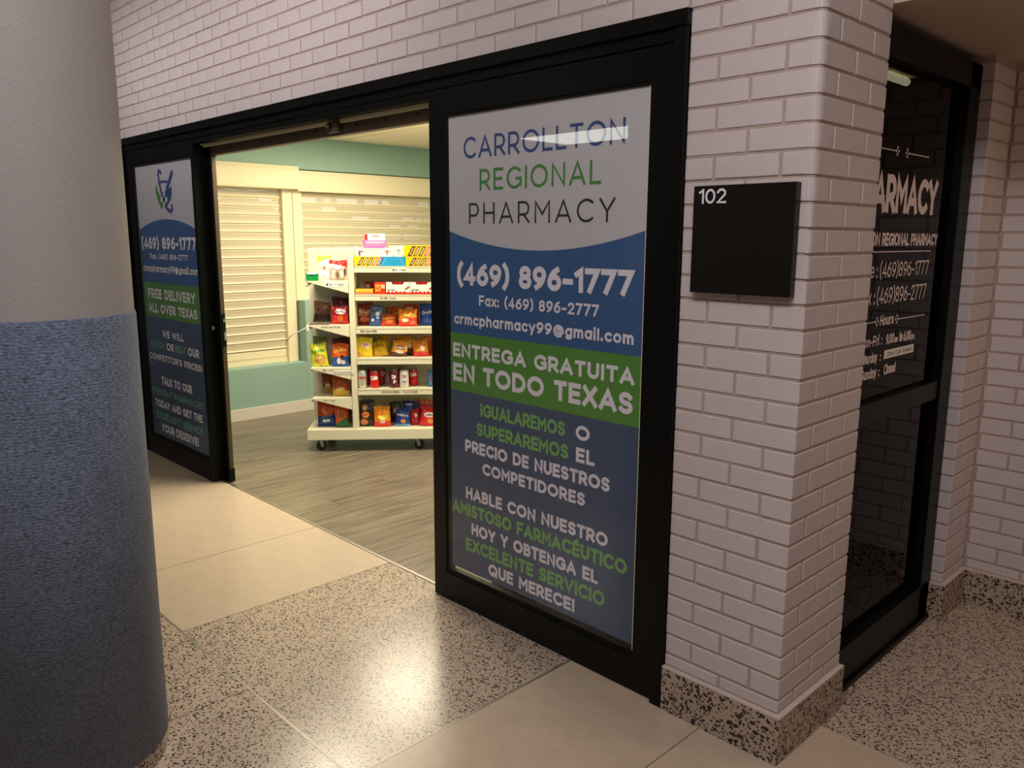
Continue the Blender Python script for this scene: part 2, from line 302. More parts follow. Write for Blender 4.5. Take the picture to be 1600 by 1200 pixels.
# ------------------------------------------------------------------ stroke lettering
def A(cx, cy, rx, ry, a0, a1, n=14):
    return [(cx + rx * cos(radians(a0 + (a1 - a0) * i / n)), cy + ry * sin(radians(a0 + (a1 - a0) * i / n))) for i in range(n + 1)]
def arch(x0, x1, h): return [(x0, 0.0), (x0, h)], [(x0, h * .55)] + A((x0 + x1) / 2, h * .55, (x1 - x0) / 2, h * .45, 180, 0, 10) + [(x1, 0)]
X = 0.72
G = {
 'A': (.8, [[(0, 0), (.4, 1), (.8, 0)], [(.13, .29), (.67, .29)]]),
 'B': (.58, [[(0, .53), (.3, .53)] + A(.3, .765, .24, .235, -90, 90) + [(0, 1), (0, 0), (.3, 0)] + A(.31, .265, .27, .265, -90, 90)]),
 'C': (.78, [A(.46, .5, .46, .5, 48, 312, 22)]),
 'D': (.75, [[(0, 0), (0, 1), (.27, 1)] + A(.27, .5, .48, .5, 90, -90, 16) + [(0, 0)]]),
 'E': (.54, [[(.54, 1), (0, 1), (0, 0), (.54, 0)], [(0, .51), (.48, .51)]]),
 'F': (.52, [[(.52, 1), (0, 1), (0, 0)], [(0, .48), (.46, .48)]]),
 'G': (.84, [A(.46, .5, .46, .5, 44, 314, 22) + [(.86, .16), (.86, .46), (.60, .46)]]),
 'H': (.66, [[(0, 0), (0, 1)], [(.66, 0), (.66, 1)], [(0, .51), (.66, .51)]]),
 'I': (0, [[(0, 0), (0, 1)]]),
 'J': (.45, [[(.45, 1)] + A(.22, .25, .23, .25, 0, -150, 10)]),
 'K': (.64, [[(0, 0), (0, 1)], [(.6, 1), (0, .36)], [(.22, .58), (.64, 0)]]),
 'L': (.5, [[(0, 1), (0, 0), (.5, 0)]]),
 'M': (.8, [[(0, 0), (0, 1), (.4, .38), (.8, 1), (.8, 0)]]),
 'N': (.68, [[(0, 0), (0, 1), (.68, 0), (.68, 1)]]),
 'O': (.94, [A(.47, .5, .47, .5, 90, 450, 28)]),
 'P': (.58, [[(0, 0), (0, 1), (.3, 1)] + A(.3, .69, .28, .31, 90, -90) + [(0, .38)]]),
 'Q': (.94, [A(.47, .5, .47, .5, 90, 450, 28), [(.55, .28), (.9, -.03)]]),
 'R': (.62, [[(0, 0), (0, 1), (.32, 1)] + A(.32, .69, .28, .31, 90, -90) + [(0, .38)], [(.3, .38), (.62, 0)]]),
 'S': (.58, [A(.29, .75, .27, .25, 30, 270, 14) + A(.29, .25, .29, .25, 90, -150, 14)[1:]]),
 'T': (.62, [[(0, 1), (.62, 1)], [(.31, 1), (.31, 0)]]),
 'U': (.66, [[(0, 1), (0, .36)] + A(.33, .36, .33, .36, 180, 360, 16) + [(.66, 1)]]),
 'V': (.74, [[(0, 1), (.37, 0), (.74, 1)]]),
 'W': (1.1, [[(0, 1), (.29, 0), (.55, .9), (.81, 0), (1.1, 1)]]),
 'X': (.68, [[(0, 0), (.66, 1)], [(.02, 1), (.68, 0)]]),
 'Y': (.7, [[(0, 1), (.35, .44), (.7, 1)], [(.35, .44), (.35, 0)]]),
 'Z': (.6, [[(0, 1), (.6, 1), (0, 0), (.6, 0)]]),
 '0': (.62, [A(.31, .5, .31, .5, 90, 450, 26)]),
 '1': (.24, [[(0, .82), (.24, 1), (.24, 0)]]),
 '2': (.56, [A(.28, .72, .27, .28, 165, -32, 14) + [(.02, 0), (.57, 0)]]),
 '3': (.56, [A(.27, .75, .25, .25, 150, -90, 14) + A(.27, .25, .29, .25, 90, -150, 14)[1:]]),
 '4': (.62, [[(.45, 0), (.45, 1), (0, .26), (.62, .26)]]),
 '5': (.56, [[(.5, 1), (.09, 1), (.05, .56)] + A(.27, .31, .29, .31, 130, -145, 16)]),
 '6': (.58, [A(.29, .31, .29, .31, 90, 450, 22), [(.03, .42), (.1, .66), (.25, .86), (.46, 1)]]),
 '7': (.56, [[(0, 1), (.56, 1), (.17, 0)]]),
 '8': (.56, [A(.28, .755, .24, .245, 90, 450, 20), A(.28, .26, .28, .26, 90, 450, 22)]),
 '9': (.58, [A(.29, .69, .29, .31, 90, 450, 22), [(.55, .58), (.48, .34), (.33, .14), (.12, 0)]]),
 '(': (.2, [[(.22, 1.12), (.08, .9), (.02, .62), (.02, .36), (.08, .08), (.22, -.14)]]),
 ')': (.2, [[(0, 1.12), (.14, .9), (.2, .62), (.2, .36), (.14, .08), (0, -.14)]]),
 '-': (.36, [[(0, .4), (.36, .4)]]), ':': (.04, [[(0, 0), (.0, .07)], [(0, .54), (0, .61)]]), '.': (.03, [[(0, 0), (0, .09)]]),
 '!': (.03, [[(0, 1), (0, .42)], [(0, 0), (0, .06)]]), '\u00a1': (.03, [[(0, .58), (0, 0)], [(0, .94), (0, 1)]]),
 "'": (.02, [[(0, 1), (0, .78)]]), '/': (.45, [[(0, -.1), (.45, 1.05)]]), ' ': (.22, []),
 '\u00a2': (.5, [A(.27, .38, .27, .3, 50, 310, 14), [(.27, .85), (.27, -.1)]]),
 '$': (.56, [A(.28, .73, .26, .22, 30, 270, 12) + A(.28, .27, .28, .23, 90, -150, 12)[1:], [(.28, 1.1), (.28, -.1)]]),
 'a': (.54, [A(.27, X / 2, .27, X / 2, 0, 360, 18), [(.54, X), (.54, 0)]]),
 'b': (.54, [A(.27, X / 2, .27, X / 2, 0, 360, 18), [(0, 1), (0, 0)]]),
 'c': (.48, [A(.28, X / 2, .28, X / 2, 45, 315, 14)]),
 'd': (.54, [A(.27, X / 2, .27, X / 2, 0, 360, 18), [(.54, 1), (.54, 0)]]),
 'e': (.54, [[(0, X / 2), (.54, X / 2)] + A(.27, X / 2, .27, X / 2, 0, 315, 16)]),
 'f': (.3, [A(.3, .8, .18, .2, 80, 180, 6) + [(.12, 0)], [(0, X), (.3, X)]]),
 'g': (.54, [A(.27, X / 2, .27, X / 2, 0, 360, 18), [(.54, X), (.54, -.06)] + A(.27, -.06, .27, .2, 0, -150, 8)]),
 'h': (.5, [[(0, 0), (0, 1)], arch(0, .5, X)[1]]), 'i': (.02, [[(0, 0), (0, X - .04)], [(0, 1.0), (0, 1.1)]]),
 'k': (.46, [[(0, 0), (0, 1)], [(.44, X), (0, .28)], [(.16, .42), (.46, 0)]]),
 'l': (.02, [[(0, 0), (0, 1)]]), 'm': (.78, list(arch(0, .39, X)) + [arch(.39, .78, X)[1]]), 'n': (.48, list(arch(0, .48, X))),
 'o': (.56, [A(.28, X / 2, .28, X / 2, 90, 450, 20)]), 'p': (.54, [A(.27, X / 2, .27, X / 2, 0, 360, 18), [(0, X), (0, -.28)]]),
 'r': (.28, [[(0, 0), (0, X)], [(0, X * .5)] + A(.24, X * .5, .24, X * .5, 180, 85, 6)]),
 's': (.44, [A(.22, X * .75, .2, X * .25, 30, 270, 10) + A(.22, X * .25, .22, X * .25, 90, -150, 10)[1:]]),
 't': (.34, [[(.12, .95), (.12, .16)] + A(.28, .16, .16, .16, 180, 290, 6), [(0, X), (.34, X)]]),
 'u': (.48, [[(0, X), (0, .26)] + A(.24, .26, .24, .26, 180, 360, 10), [(.48, X), (.48, 0)]]),
 'x': (.5, [[(0, 0), (.5, X)], [(0, X), (.5, 0)]]), 'y': (.54, [[(0, X), (.28, .03)], [(.54, X), (.2, -.28)]]),
 '@': (.95, [A(.48, .4, .19, .24, 0, 360, 14), [(.67, .62), (.67, .25)] + A(.8, .27, .13, .12, 180, 330, 5) + A(.48, .38, .47, .55, -5, 300, 20)]),
}
G['\u00c9'] = (.54, G['E'][1] + [[(.2, 1.15), (.38, 1.32)]])

def ribbon(pts, hw):
    P = [Vector(p) for p in pts]; Q = [P[0]]
    for p in P[1:]:
        if (p - Q[-1]).length > 1e-5: Q.append(p)
    P = Q; n = len(P)
    if n < 2: return [], []
    closed = (P[0] - P[-1]).length < 1e-4
    L = []; Rr = []
    for i in range(n):
        if closed and i in (0, n - 1): a = P[-2]; b = P[0]; c = P[1]
        else: a = P[i - 1] if i else None; b = P[i]; c = P[i + 1] if i < n - 1 else None
        d1 = (b - a).normalized() if a is not None else None; d2 = (c - b).normalized() if c is not None else None
        if d1 is None: d1 = d2
        if d2 is None: d2 = d1
        n1 = Vector((-d1.y, d1.x)); n2 = Vector((-d2.y, d2.x)); m = n1 + n2
        m = m.normalized() if m.length > 1e-4 else n1
        k = min(1.0 / max(m.dot(n1), 0.01), 1.9)
        q = b.copy()
        if not closed and i == 0: q = b - d2 * hw * 0.98
        if not closed and i == n - 1: q = b + d1 * hw * 0.98
        L.append(q + m * hw * k); Rr.append(q - m * hw * k)
    vs = L + Rr
    return vs, [(i, n + i, n + i + 1, i + 1) for i in range(n - 1)]

def text2d(txt, x0, x1, z0, z1, weight=0.15, gap=0.2, slant=0.0, seg=None, angle=0.0):
    # flat lettering: baseline z0, cap line z1, stretched to run exactly from x0 to x1 -> verts (x,z), faces
    h = z1 - z0; hw = weight * h / 2
    adv = 0; runs = []
    for ch in txt:
        gw, st = G[ch]; runs.append((adv, st)); adv += gw + gap + weight * 0.9
    tot = adv - gap - weight * 0.9
    sx = (x1 - x0 - 2 * hw) / max(tot, 1e-3)
    vs = []; fs = []
    for a, st in runs:
        gv = []; gf = []
        for s in st:
            pts = []
            for (px, py) in s:
                yy = z0 + hw + py * (h - 2 * hw)
                pts.append((x0 + hw + (a + px) * sx + slant * (yy - z0), yy))
            if seg:
                q = [pts[0]]
                for p in pts[1:]:
                    d = math.hypot(p[0] - q[-1][0], p[1] - q[-1][1]); k = max(1, int(d / seg)); b = q[-1]
                    for t in range(1, k + 1): q.append((b[0] + (p[0] - b[0]) * t / k, b[1] + (p[1] - b[1]) * t / k))
                pts = q
            v, fc = ribbon(pts, hw); o = len(gv); gv += [Vector((p[0], p[1])) for p in v]
            for q in fc:
                q = [o + i for i in q]
                ar = sum(gv[q[i]].x * gv[q[(i + 1) % 4]].y - gv[q[(i + 1) % 4]].x * gv[q[i]].y for i in range(4))
                gf.append(q if ar > 0 else q[::-1])
        if not gf: continue
        sc = 100.0                                   # union of the strokes of one letter
        ov, _, of, _, _, orf = delaunay_2d_cdt([p * sc for p in gv], [], gf, 0, 1e-5)
        o = len(vs); vs += [(p.x / sc, p.y / sc) for p in ov]
        fs += [tuple(o + i for i in q) for q, src in zip(of, orf) if len(src)]
    if angle:
        cx = (x0 + x1) / 2; cz = (z0 + z1) / 2; ca, sa = cos(angle), sin(angle)
        vs = [(cx + (x - cx) * ca - (z - cz) * sa, cz + (x - cx) * sa + (z - cz) * ca) for x, z in vs]
    return vs, fs
def text_y(mb, y, m, *a, **k):      # lettering on a plane facing -y
    v, fc = text2d(*a, **k); mb.add([(x, y, z) for x, z in v], fc, m); return mb
def text_x(mb, x, m, *a, **k):      # lettering on a plane facing +x (runs along +y)
    v, fc = text2d(*a, **k); mb.add([(x, yy, z) for yy, z in v], fc, m); return mb

# ------------------------------------------------------------------ brickwork
CO = 0.0677; BH = 0.0592; ZB = 0.154; ZT = ZB + 28.6 * CO
BRC = {}
def brick_mesh(lx, ly, lz, nose=0):
    key = (round(lx, 4), round(ly, 4), round(lz, 4), nose)
    if key in BRC: return BRC[key]
    mb = MB(); c = 0.0022
    mb.box(0, lx, 0, ly, 0, lz, BRICK); me = mb.mesh('brick')
    bm = bmesh.new(); bm.from_mesh(me)
    if nose:
        ed = [e for e in bm.edges if all(v.co.y < 1e-6 and v.co.x > lx - 1e-6 for v in e.verts)]
        bmesh.ops.bevel(bm, geom=ed, offset=nose, segments=5, affect='EDGES', profile=0.5)
    ed = [e for e in bm.edges if all(v.co.y < 1e-6 for v in e.verts) or all(v.co.x > lx - 1e-6 for v in e.verts)]
    bmesh.ops.bevel(bm, geom=ed, offset=c, segments=1, affect='EDGES'); bm.to_mesh(me); bm.free()
    BRC[key] = me; return me
def brick(parent, x0, x1, y0, y1, z0, z1, nose=0):
    j = random.uniform(-0.0008, 0.0008)
    return link('brick', brick_mesh(x1 - x0, y1 - y0, z1 - z0, nose), parent, (x0, y0 + j, z0))
def course(i):                       # z range of the brick row whose bottom joint is line i+1 (line 0 = ZT)
    zb = ZT - (i + 1) * CO + 0.00425
    return zb, zb + BH

# facade wall (brick face at y = 0)
PX_ = -0.395; HT = 2.162; FX0, FX1 = -4.95, -0.397
mb = MB(); mb.box(-5.75, PX_ + 0.01, 0.004, 0.12, HT, 3.25, MORTAR); mb.box(-5.75, FX0, 0.004, 0.12, 0, HT, MORTAR)
wf = struct(mb.obj('wall_front'))
rest = MB()
for k in range(-16, 0):
    z0, z1 = course(k)
    if z0 < HT - 0.02: continue
    odd = k % 2
    x = -0.0 - (0.1016 if odd else 0.0)
    first = True
    while x > -5.6:
        x1 = x; x0 = x - 0.1938
        if x1 <= -0.39 or True:
            if x0 > -0.397 - 0.19 and x1 > -0.2: pass
            if z0 < 2.16 + 0.188 * (-x0) + 0.06:
                if x1 < -0.2 and x1 < 0: brick(wf, x0, x1, 0, 0.09, z0, z1)
            elif x1 < -0.2: rest.box(x0, x1, 0, 0.05, z0, z1, BRICK)
        x -= 0.2032
for i in range(-1, 29):
    z0, z1 = course(i)
    x = FX0 - 0.004 - (0.1 if i % 2 else 0)
    while x > -5.6:
        rest.box(max(x - 0.1938, -5.6), x, 0, 0.05, max(z0, 0.156), z1, BRICK); x -= 0.2032
o = rest.obj('brick', wf); o['kind'] = 'stuff'

# pier beside the door
PX0, PY1 = -0.395, 0.412
mb = MB(); zc = ZT - 10 * CO
mb.box(PX0, -0.004, 0.004, PY1, 0.0, zc, MORTAR); mb.prism([(PX0, 0.004), (-0.016, 0.004), (-0.008, 0.008), (-0.004, 0.016), (-0.004, PY1), (PX0, PY1)], 2, zc, 3.25, MORTAR)
wp = struct(mb.obj('wall_pier'))
for i in range(-3, 29):
    z0, z1 = course(i)
    if i == 28: z0 = ZB + 0.002; z1 = ZT - 28 * CO - 0.0048
    if z1 - z0 < 0.01: continue
    nz = 0.022 if i <= 6 else 0.012 if i <= 9 else 0
    if i % 2 == 0:
        brick(wp, -0.1938, 0, 0, 0.092, z0, z1, nz)
        brick(wp, PX0, -0.2034, 0, 0.092, z0, z1) if z0 < HT else None
        brick(wp, -0.092, 0, 0.1016, 0.2954, z0, z1); brick(wp, -0.092, 0, 0.305, PY1, z0, z1)
    else:
        brick(wp, -0.092, 0, 0, 0.1938, z0, z1, nz)
        brick(wp, -0.2954, -0.1016, 0, 0.092, z0, z1)
        if z0 < HT: brick(wp, PX0, -0.305, 0, 0.092, z0, z1)
        brick(wp, -0.092, 0, 0.2034, PY1, z0, z1)
rest = MB()
for i in range(-16, -3):
    z0, z1 = course(i)
    rest.box(-0.194, 0, 0, PY1, z0, z1, BRICK)
o = rest.obj('brick', wp); o['kind'] = 'stuff'

# alcove walls: small far pier and back wall
AY = 1.585; AX = 0.012; AP = 1.33
mb = MB(); mb.box(-0.12, AX - 0.004, AP + 0.004, AY + 0.1, 0, 2.5, MORTAR); mb.box(AX - 0.004, 1.9, AY + 0.004, AY + 0.1, 0, 2.5, MORTAR)
wa = struct(mb.obj('wall_alcove'))
for i in range(-1, 29):
    z0, z1 = course(i)
    if i == 28: z0 = ZB + 0.002; z1 = ZT - 28 * CO - 0.0048
    if i % 2 == 0:
        brick(wa, -0.11, AX, AP, AP + 0.092, z0, z1); brick(wa, AX - 0.092, AX, AP + 0.1016, AY - 0.002, z0, z1)
        x = AX + 0.012
    else:
        brick(wa, -0.11, AX, AP, AP + 0.1938, z0, z1); brick(wa, AX - 0.092, AX, AP + 0.2034, AY - 0.002, z0, z1)
        x = AX + 0.012 - 0.09
    while x < 0.95:
        xa = max(x, AX + 0.006); xb = x + 0.1938
        brick(wa, xa, xb, AY, AY + 0.09, z0, z1); x += 0.2032

# terrazzo bases
def base(name, boxes):
    mb = MB()
    for b in boxes: mb.box(b[0], b[1], b[2], b[3], 0, 0.1475, TERRB)
    o = struct(mb.obj(name, bevel=0.0015))
    cp = MB()
    for b in boxes: cp.box(b[0], b[1], b[2], b[3], 0.1475, 0.1535, CAP)
    cp.obj('cap_strip', o, bevel=0.001)
CAP = mat('pale_cap_strip', (205, 188, 180), 0.4)
base('baseboard_pier', [(PX0, 0.016, -0.016, PY1 + 0.006)])
base('baseboard_alcove', [(-0.11, AX + 0.016, AP - 0.016, AY), (AX + 0.016, 1.9, AY - 0.016, AY + 0.05)])

# ------------------------------------------------------------------ floors
JT = 0.004
mb = MB(); mb.box(-9, 3.5, -7.2, 0.062, -0.10, -0.006, STRIP); mb.box(-0.05, 3.5, 0.062, 1.7, -0.10, -0.006, STRIP)
fl = struct(mb.obj('floor'))
def tile(x0, x1, y0, y1, m, z=0.0):
    mb = MB(); w_, d_ = x1 - x0 - JT, y1 - y0 - JT
    mb.box(0, w_, 0, d_, -0.012, 0, m); return mb.obj('floor_tile', fl, loc=(x0 + JT / 2, y0 + JT / 2, z))
YS = -0.935
for x0, x1, m in ((-5.4, -4.68, TAN), (-4.68, -4.0, TAN), (-4.0, -2.665, TAN), (-2.665, -2.0, TAN), (-2.0, -0.805, TERR), (-0.805, -0.247, TAN)):
    tile(x0, x1, YS, 0.056, m)
tile(-0.247, 0.36, YS, 0.279, TAN); tile(0.36, 1.0, YS, 0.279, TAN); tile(1.0, 1.7, YS, 0.279, TAN)
tile(-0.05, 2.6, 0.279, 1.62, TERR)
xs = [-4.97, -4.265, -3.56, -2.855, -2.15, -1.438, -0.73, -0.02, 0.69, 1.4]
for a, b in zip(xs[:-1], xs[1:]):
    tile(a, b, YS - 1.2, YS, TERR)
    tile(a, b, YS - 2.6, YS - 1.2, TERR)
for (x0, x1, y0, y1, t) in ((-5.4, 1.7, YS - 0.004, YS + 0.004, 0.0008), (-0.809, -0.801, YS, 0.05, 0.0006)):
    mb = MB(); mb.box(x0, x1, y0, y1, -0.01, t, STRIP); mb.obj('divider_strip', fl)
mb = MB(); mb.box(-3.80, -1.585, 0.056, 0.070, -0.01, 0.0022, STEEL); mb.obj('threshold_strip', fl)

mb = MB(); mb.box(-5.75, -1.4, 0.062, 5.0, -0.10, -0.004, BLACK2)
fs_ = struct(mb.obj('floor.001'))
PW = 0.152; PL = 1.22; pm = {}
for c in range(26):
    x0 = -5.32 + c * PW; off = (c * 0.47) % PL; y = 0.071 - off
    while y < 3.6:
        a = max(y, 0.071); b = y + PL
        if b - a > 0.03:
            k = round(b - a, 3)
            if k not in pm:
                q = MB(); q.box(0, PW - 0.0012, 0, k - 0.0012, -0.008, 0, PLANK); pm[k] = q.mesh('floor_plank')
            link('floor_plank', pm[k], fs_, (x0, a, random.uniform(-0.0003, 0)))
        y += PL

# ------------------------------------------------------------------ store shell
TX = -5.31
mb = MB()
mb.box(-5.75, TX, 0.12, 1.557, 0, 0.435, TEAL)           # below the low shutter
mb.box(-5.75, TX, 1.557, 5.0, 0, 0.972, TEAL)            # below the counter shutter
mb.box(-5.75, -5.40, 0.12, 5.0, 2.09, 2.5, TEAL)         # above the hoods
wl = struct(mb.obj('wall_left', bevel=0.004))
mb = MB(); mb.box(TX, TX + 0.013, 0.13, 5.0, 0, 0.10, TRIMW); struct(mb.obj('baseboard_left', bevel=0.003))
mb = MB(); mb.box(-7.3, -1.3, 5.0, 5.1, 0, 2.5, TEAL); struct(mb.obj('wall_back'))
mb = MB(); mb.box(-1.40, -1.32, 0.16, 5.0, 0, 2.5, TEAL); struct(mb.obj('wall_right'))
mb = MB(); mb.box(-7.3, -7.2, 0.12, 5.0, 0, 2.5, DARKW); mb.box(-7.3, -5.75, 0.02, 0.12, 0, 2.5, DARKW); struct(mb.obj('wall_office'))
mb = MB(); mb.box(-7.3, -1.32, 0.12, 5.1, 2.372, 2.5, CEIL)
ce = struct(mb.obj('ceiling'))
T0 = 0.61; cm = MB(); cm.box(0.007, T0 - 0.007, 0.007, T0 - 0.007, -0.012, 0, CEIL); cme = cm.mesh('ceiling_tile', 0.003)
for i in range(6):
    for j in range(7):
        link('ceiling_tile', cme, ce, (-5.395 + i * T0, 0.16 + j * T0, 2.372))

# ------------------------------------------------------------------ door frame and glazed panels
tr = MB()
tr.box(FX0, FX1 + 0.004, -0.020, 0.14, 2.118, HT, BLACK)      # top cap
tr.box(FX0, FX1, -0.004, 0.14, 2.082, 2.118, BLACK)
tr.box(FX0, FX1, 0.002, 0.05, 2.050, 2.079, BLACK)
tr.box(FX1 - 0.045, FX1, -0.014, 0.14, 0, 2.118, BLACK)
tr.box(FX0, FX0 + 0.05, -0.014, 0.14, 0, 2.118, BLACK)
t1 = struct(tr.obj('trim_1', bevel=0.002))
mb = MB(); mb.box(-3.80, -1.59, 0.066, 0.105, 2.055, 2.062, CREAM); mb.box(-3.80, -1.59, 0.062, 0.070, 2.035, 2.060, CREAM); mb.obj('light_strip', t1)
mb = MB(); mb.box(-3.78, -1.59, 0.075, 0.115, 1.985, 2.048, BRONZE); mb.obj('track_beam', t1, bevel=0.002)
for x in (-3.45, -3.1, -2.75, -2.55, -2.2, -1.98, -1.75):
    mb = MB(); mb.cyl((x, 0.073, 2.02), 0.005, 1, 0.005, BLACK2, 10); mb.obj('screw', t1)
mb = MB(); mb.box(-2.40, -2.32, 0.045, 0.075, 1.995, 2.045, BRONZE); mb.cyl((-2.385, 0.04, 2.022), 0.016, 1, 0.012, BLACK, 18); mb.cyl((-2.385, 0.034, 2.022), 0.009, 1, 0.006, STEEL, 14); mb.obj('door_sensor', t1, bevel=0.002)

def sidelight(name, x0, x1, gx0, gx1, gz0, gz1):
    mb = MB()
    mb.box(x0, gx0, 0.0, 0.05, 0.004, 2.078, BLACK); mb.box(gx1, x1, 0.0, 0.05, 0.004, 2.078, BLACK)
    d = struct(mb.obj(name, bevel=0.002))
    mb = MB(); mb.box(gx0, gx1, 0.0, 0.05, gz1, 2.078, BLACK); mb.obj('top_rail', d, bevel=0.002)
    mb = MB(); mb.box(gx0, gx1, 0.0, 0.05, 0.004, gz0, BLACK)
    mb.box(gx0, gx1, 0.002, 0.03, gz0, gz0 + 0.012, BLACK2); mb.box(gx0, gx1, 0.004, 0.03, gz0 + 0.012, gz0 + 0.022, BLACK)
    mb.obj('bottom_rail', d, bevel=0.002)
    mb = MB(); mb.box(gx0, gx0 + 0.010, 0.003, 0.03, gz0, gz1, BLACK2); mb.box(gx0 + 0.010, gx1, 0.003, 0.03, gz1 - 0.008, gz1, BLACK2); mb.obj('gasket', d)
    mb = MB(); mb.box(gx0, gx1, 0.005, 0.009, gz0, gz1, GLASS); mb.obj('glass_pane', d)
    return d
def flat(mb, pts, y, m):
    mb.add([(x, y, z) for x, z in pts], [list(range(len(pts)))], m)

YP = 0.012                                           # poster film just behind the glass
def TXF(x): return 0.9976 + (x - 0.9976) * 0.9914
def TZF(z): return 1.5232 + (z - 1.5232) * 0.9914
def MX(o):
    # the measured poster plane lies 18 mm in front of the nominal one
    for v in o.data.vertices: v.co.x = TXF(v.co.x); v.co.z = TZF(v.co.z)
    for c in o.children: MX(c)
# right sidelight with the Spanish poster
d1 = sidelight('door_1', -1.590, FX1 - 0.045, -1.510, -0.528, 0.122, 1.983)
PR0, PR1, PZ0, PZ1 = -1.506, -0.552, 0.150, 1.978
mb = MB(); mb.box(PR0, PR1, YP + .0016, YP + .0036, PZ0, PZ1, FILMB); po = mb.obj('poster', d1)
mb = MB(); mb.box(TXF(PR1) + 0.001, -0.529, 0.010, 0.030, 0.13, 1.98, CREAM); mb.obj('lit_gap_strip', d1)  # cream colour stands in for the lit interior showing in the gap
arc = [(PR0 + (PR1 - PR0) * t / 24, 1.477 + 0.069 * (2 * t / 24 - 1) ** 2) for t in range(25)]
mb = MB(); flat(mb, [(PR0, PZ1), *arc, (PR1, PZ1)], YP + .0008, FILMW); mb.obj('white_field', po)
mb = MB(); flat(mb, [(PR0, PZ0), (PR1, PZ0), (PR1, 0.912), (PR0, 0.912)], YP + .0008, FILMS); mb.obj('slate_field', po)
mb = MB(); flat(mb, [(PR0, 0.912), (PR1, 0.912), (PR1, 1.146), (PR0, 1.146)], YP + .0008, FILMG); mb.obj('green_band', po)
YT = YP
for txt, x0, x1, z0, z1, m, wt, gp in (
    ('CARROLLTON', -1.418, -0.642, 1.816, 1.895, TXB, .135, .20), ('REGIONAL', -1.327, -0.736, 1.695, 1.774, TXG, .135, .24), ('PHARMACY', -1.388, -0.675, 1.573, 1.651, TXK, .11, .30),
    ('(469) 896-1777', -1.463, -0.592, 1.338, 1.422, TXW, .24, .12), ('Fax: (469) 896-2777', -1.332, -0.733, 1.262, 1.303, TXW, .20, .16),
    ('crmcpharmacy99@gmail.com', -1.481, -0.585, 1.182, 1.224, TXW, .22, .14),
    ('ENTREGA GRATUITA', -1.490, -0.577, 1.050, 1.106, TXW, .24, .16), ('EN TODO TEXAS', -1.491, -0.580, 0.950, 1.024, TXW, .24, .14),
    ('PRECIO DE NUESTROS', -1.419, -0.667, 0.666, 0.716, TXW, .24, .16), ('COMPETIDORES', -1.314, -0.776, 0.589, 0.637, TXW, .24, .16),
    ('HABLE CON NUESTRO', -1.416, -0.669, 0.467, 0.517, TXW, .24, .16), ('AMISTOSO FARMAC\u00c9UTICO', -1.503, -0.583, 0.392, 0.446, TXL, .23, .16),
    ('HOY Y OBTENGA EL', -1.382, -0.708, 0.318, 0.368, TXW, .24, .16), ('EXCELENTE SERVICIO', -1.418, -0.676, 0.243, 0.298, TXL, .23, .16),
    ('QUE MERECE!', -1.280, -0.814, 0.174, 0.225, TXW, .24, .16)):
    mb = MB(); text_y(mb, YT, m, txt, x0, x1, z0, z1, weight=wt, gap=gp); mb.obj('lettering', po)
for a, xa, b, xb, z0, z1 in (('\u00a1GUALAREMOS', (-1.326, -0.875), 'O', (-0.825, -0.761), 0.825, 0.878), ('SUPERAREMOS', (-1.348, -0.858), 'EL', (-0.822, -0.736), 0.744, 0.797)):
    mb = MB(); text_y(mb, YT, TXL, a, *xa, z0, z1, weight=.23, gap=.16); text_y(mb, YT, TXW, b, *xb, z0, z1, weight=.24, gap=.16); mb.obj('lettering', po)

MX(po)
# left sidelight with the English poster
d2 = sidelight('door_2', FX0 + 0.05, -3.800, -4.775, -3.835, 0.135, 1.985)
QL0, QL1 = -4.806, -3.887
mb = MB(); mb.box(QL0, QL1, YP + .0016, YP + .0036, 0.135, 1.975, FILMB); pl = mb.obj('poster', d2)
arc = [(QL0 + (QL1 - QL0) * t / 24, 1.628 - 0.066 * (2 * t / 24 - 1) ** 2) for t in range(25)]
mb = MB(); flat(mb, [(QL0, 1.975), *arc, (QL1, 1.975)], YP + .0008, FILMW); mb.obj('white_field', pl)
mb = MB(); flat(mb, [(QL0, 0.135), (QL1, 0.135), (QL1, 0.981), (QL0, 0.981)], YP + .0008, FILMS); mb.obj('slate_field', pl)
mb = MB(); flat(mb, [(QL0, 0.981), (QL1, 0.981), (QL1, 1.212), (QL0, 1.212)], YP + .0008, FILMG); mb.obj('green_band', pl)
for txt, x0, x1, z0, z1, m, wt in (
    ('(469) 896-1777', -4.785, -3.903, 1.436, 1.514, TXW, .24), ('Fax: (469) 896-2777', -4.646, -4.040, 1.369, 1.406, TXW, .20), ('crmcpharmacy99@gmail.com', -4.788, -3.894, 1.284, 1.330, TXW, .22),
    ('FREE DELIVERY', -4.736, -3.966, 1.105, 1.172, TXW, .24), ('ALL OVER TEXAS', -4.740, -3.952, 1.009, 1.071, TXW, .24), ('WE WILL', -4.533, -4.185, 0.849, 0.897, TXW, .24),
    ("COMPETITOR'S PRICES!", -4.795, -3.930, 0.680, 0.724, TXW, .24), ('TALK TO OUR', -4.611, -4.108, 0.516, 0.573, TXW, .24), ('FRIENDLY PHARMACIST', -4.796, -3.933, 0.435, 0.481, TXD, .24),
    ('TODAY AND GET THE', -4.753, -3.975, 0.346, 0.399, TXW, .24), ('EXCELLENT SERVICE', -4.746, -3.978, 0.263, 0.312, TXD, .24), ('YOUR DESERVE!', -4.665, -4.057, 0.176, 0.233, TXW, .24)):
    mb = MB(); text_y(mb, YT, m, txt, x0, x1, z0, z1, weight=wt, gap=.15); mb.obj('lettering', pl)
mb = MB(); text_y(mb, YT, TXD, 'MATCH', -4.753, -4.52, .765, .815, weight=.24, gap=.15); text_y(mb, YT, TXW, 'OR', -4.48, -4.36, .765, .816, weight=.24, gap=.15)
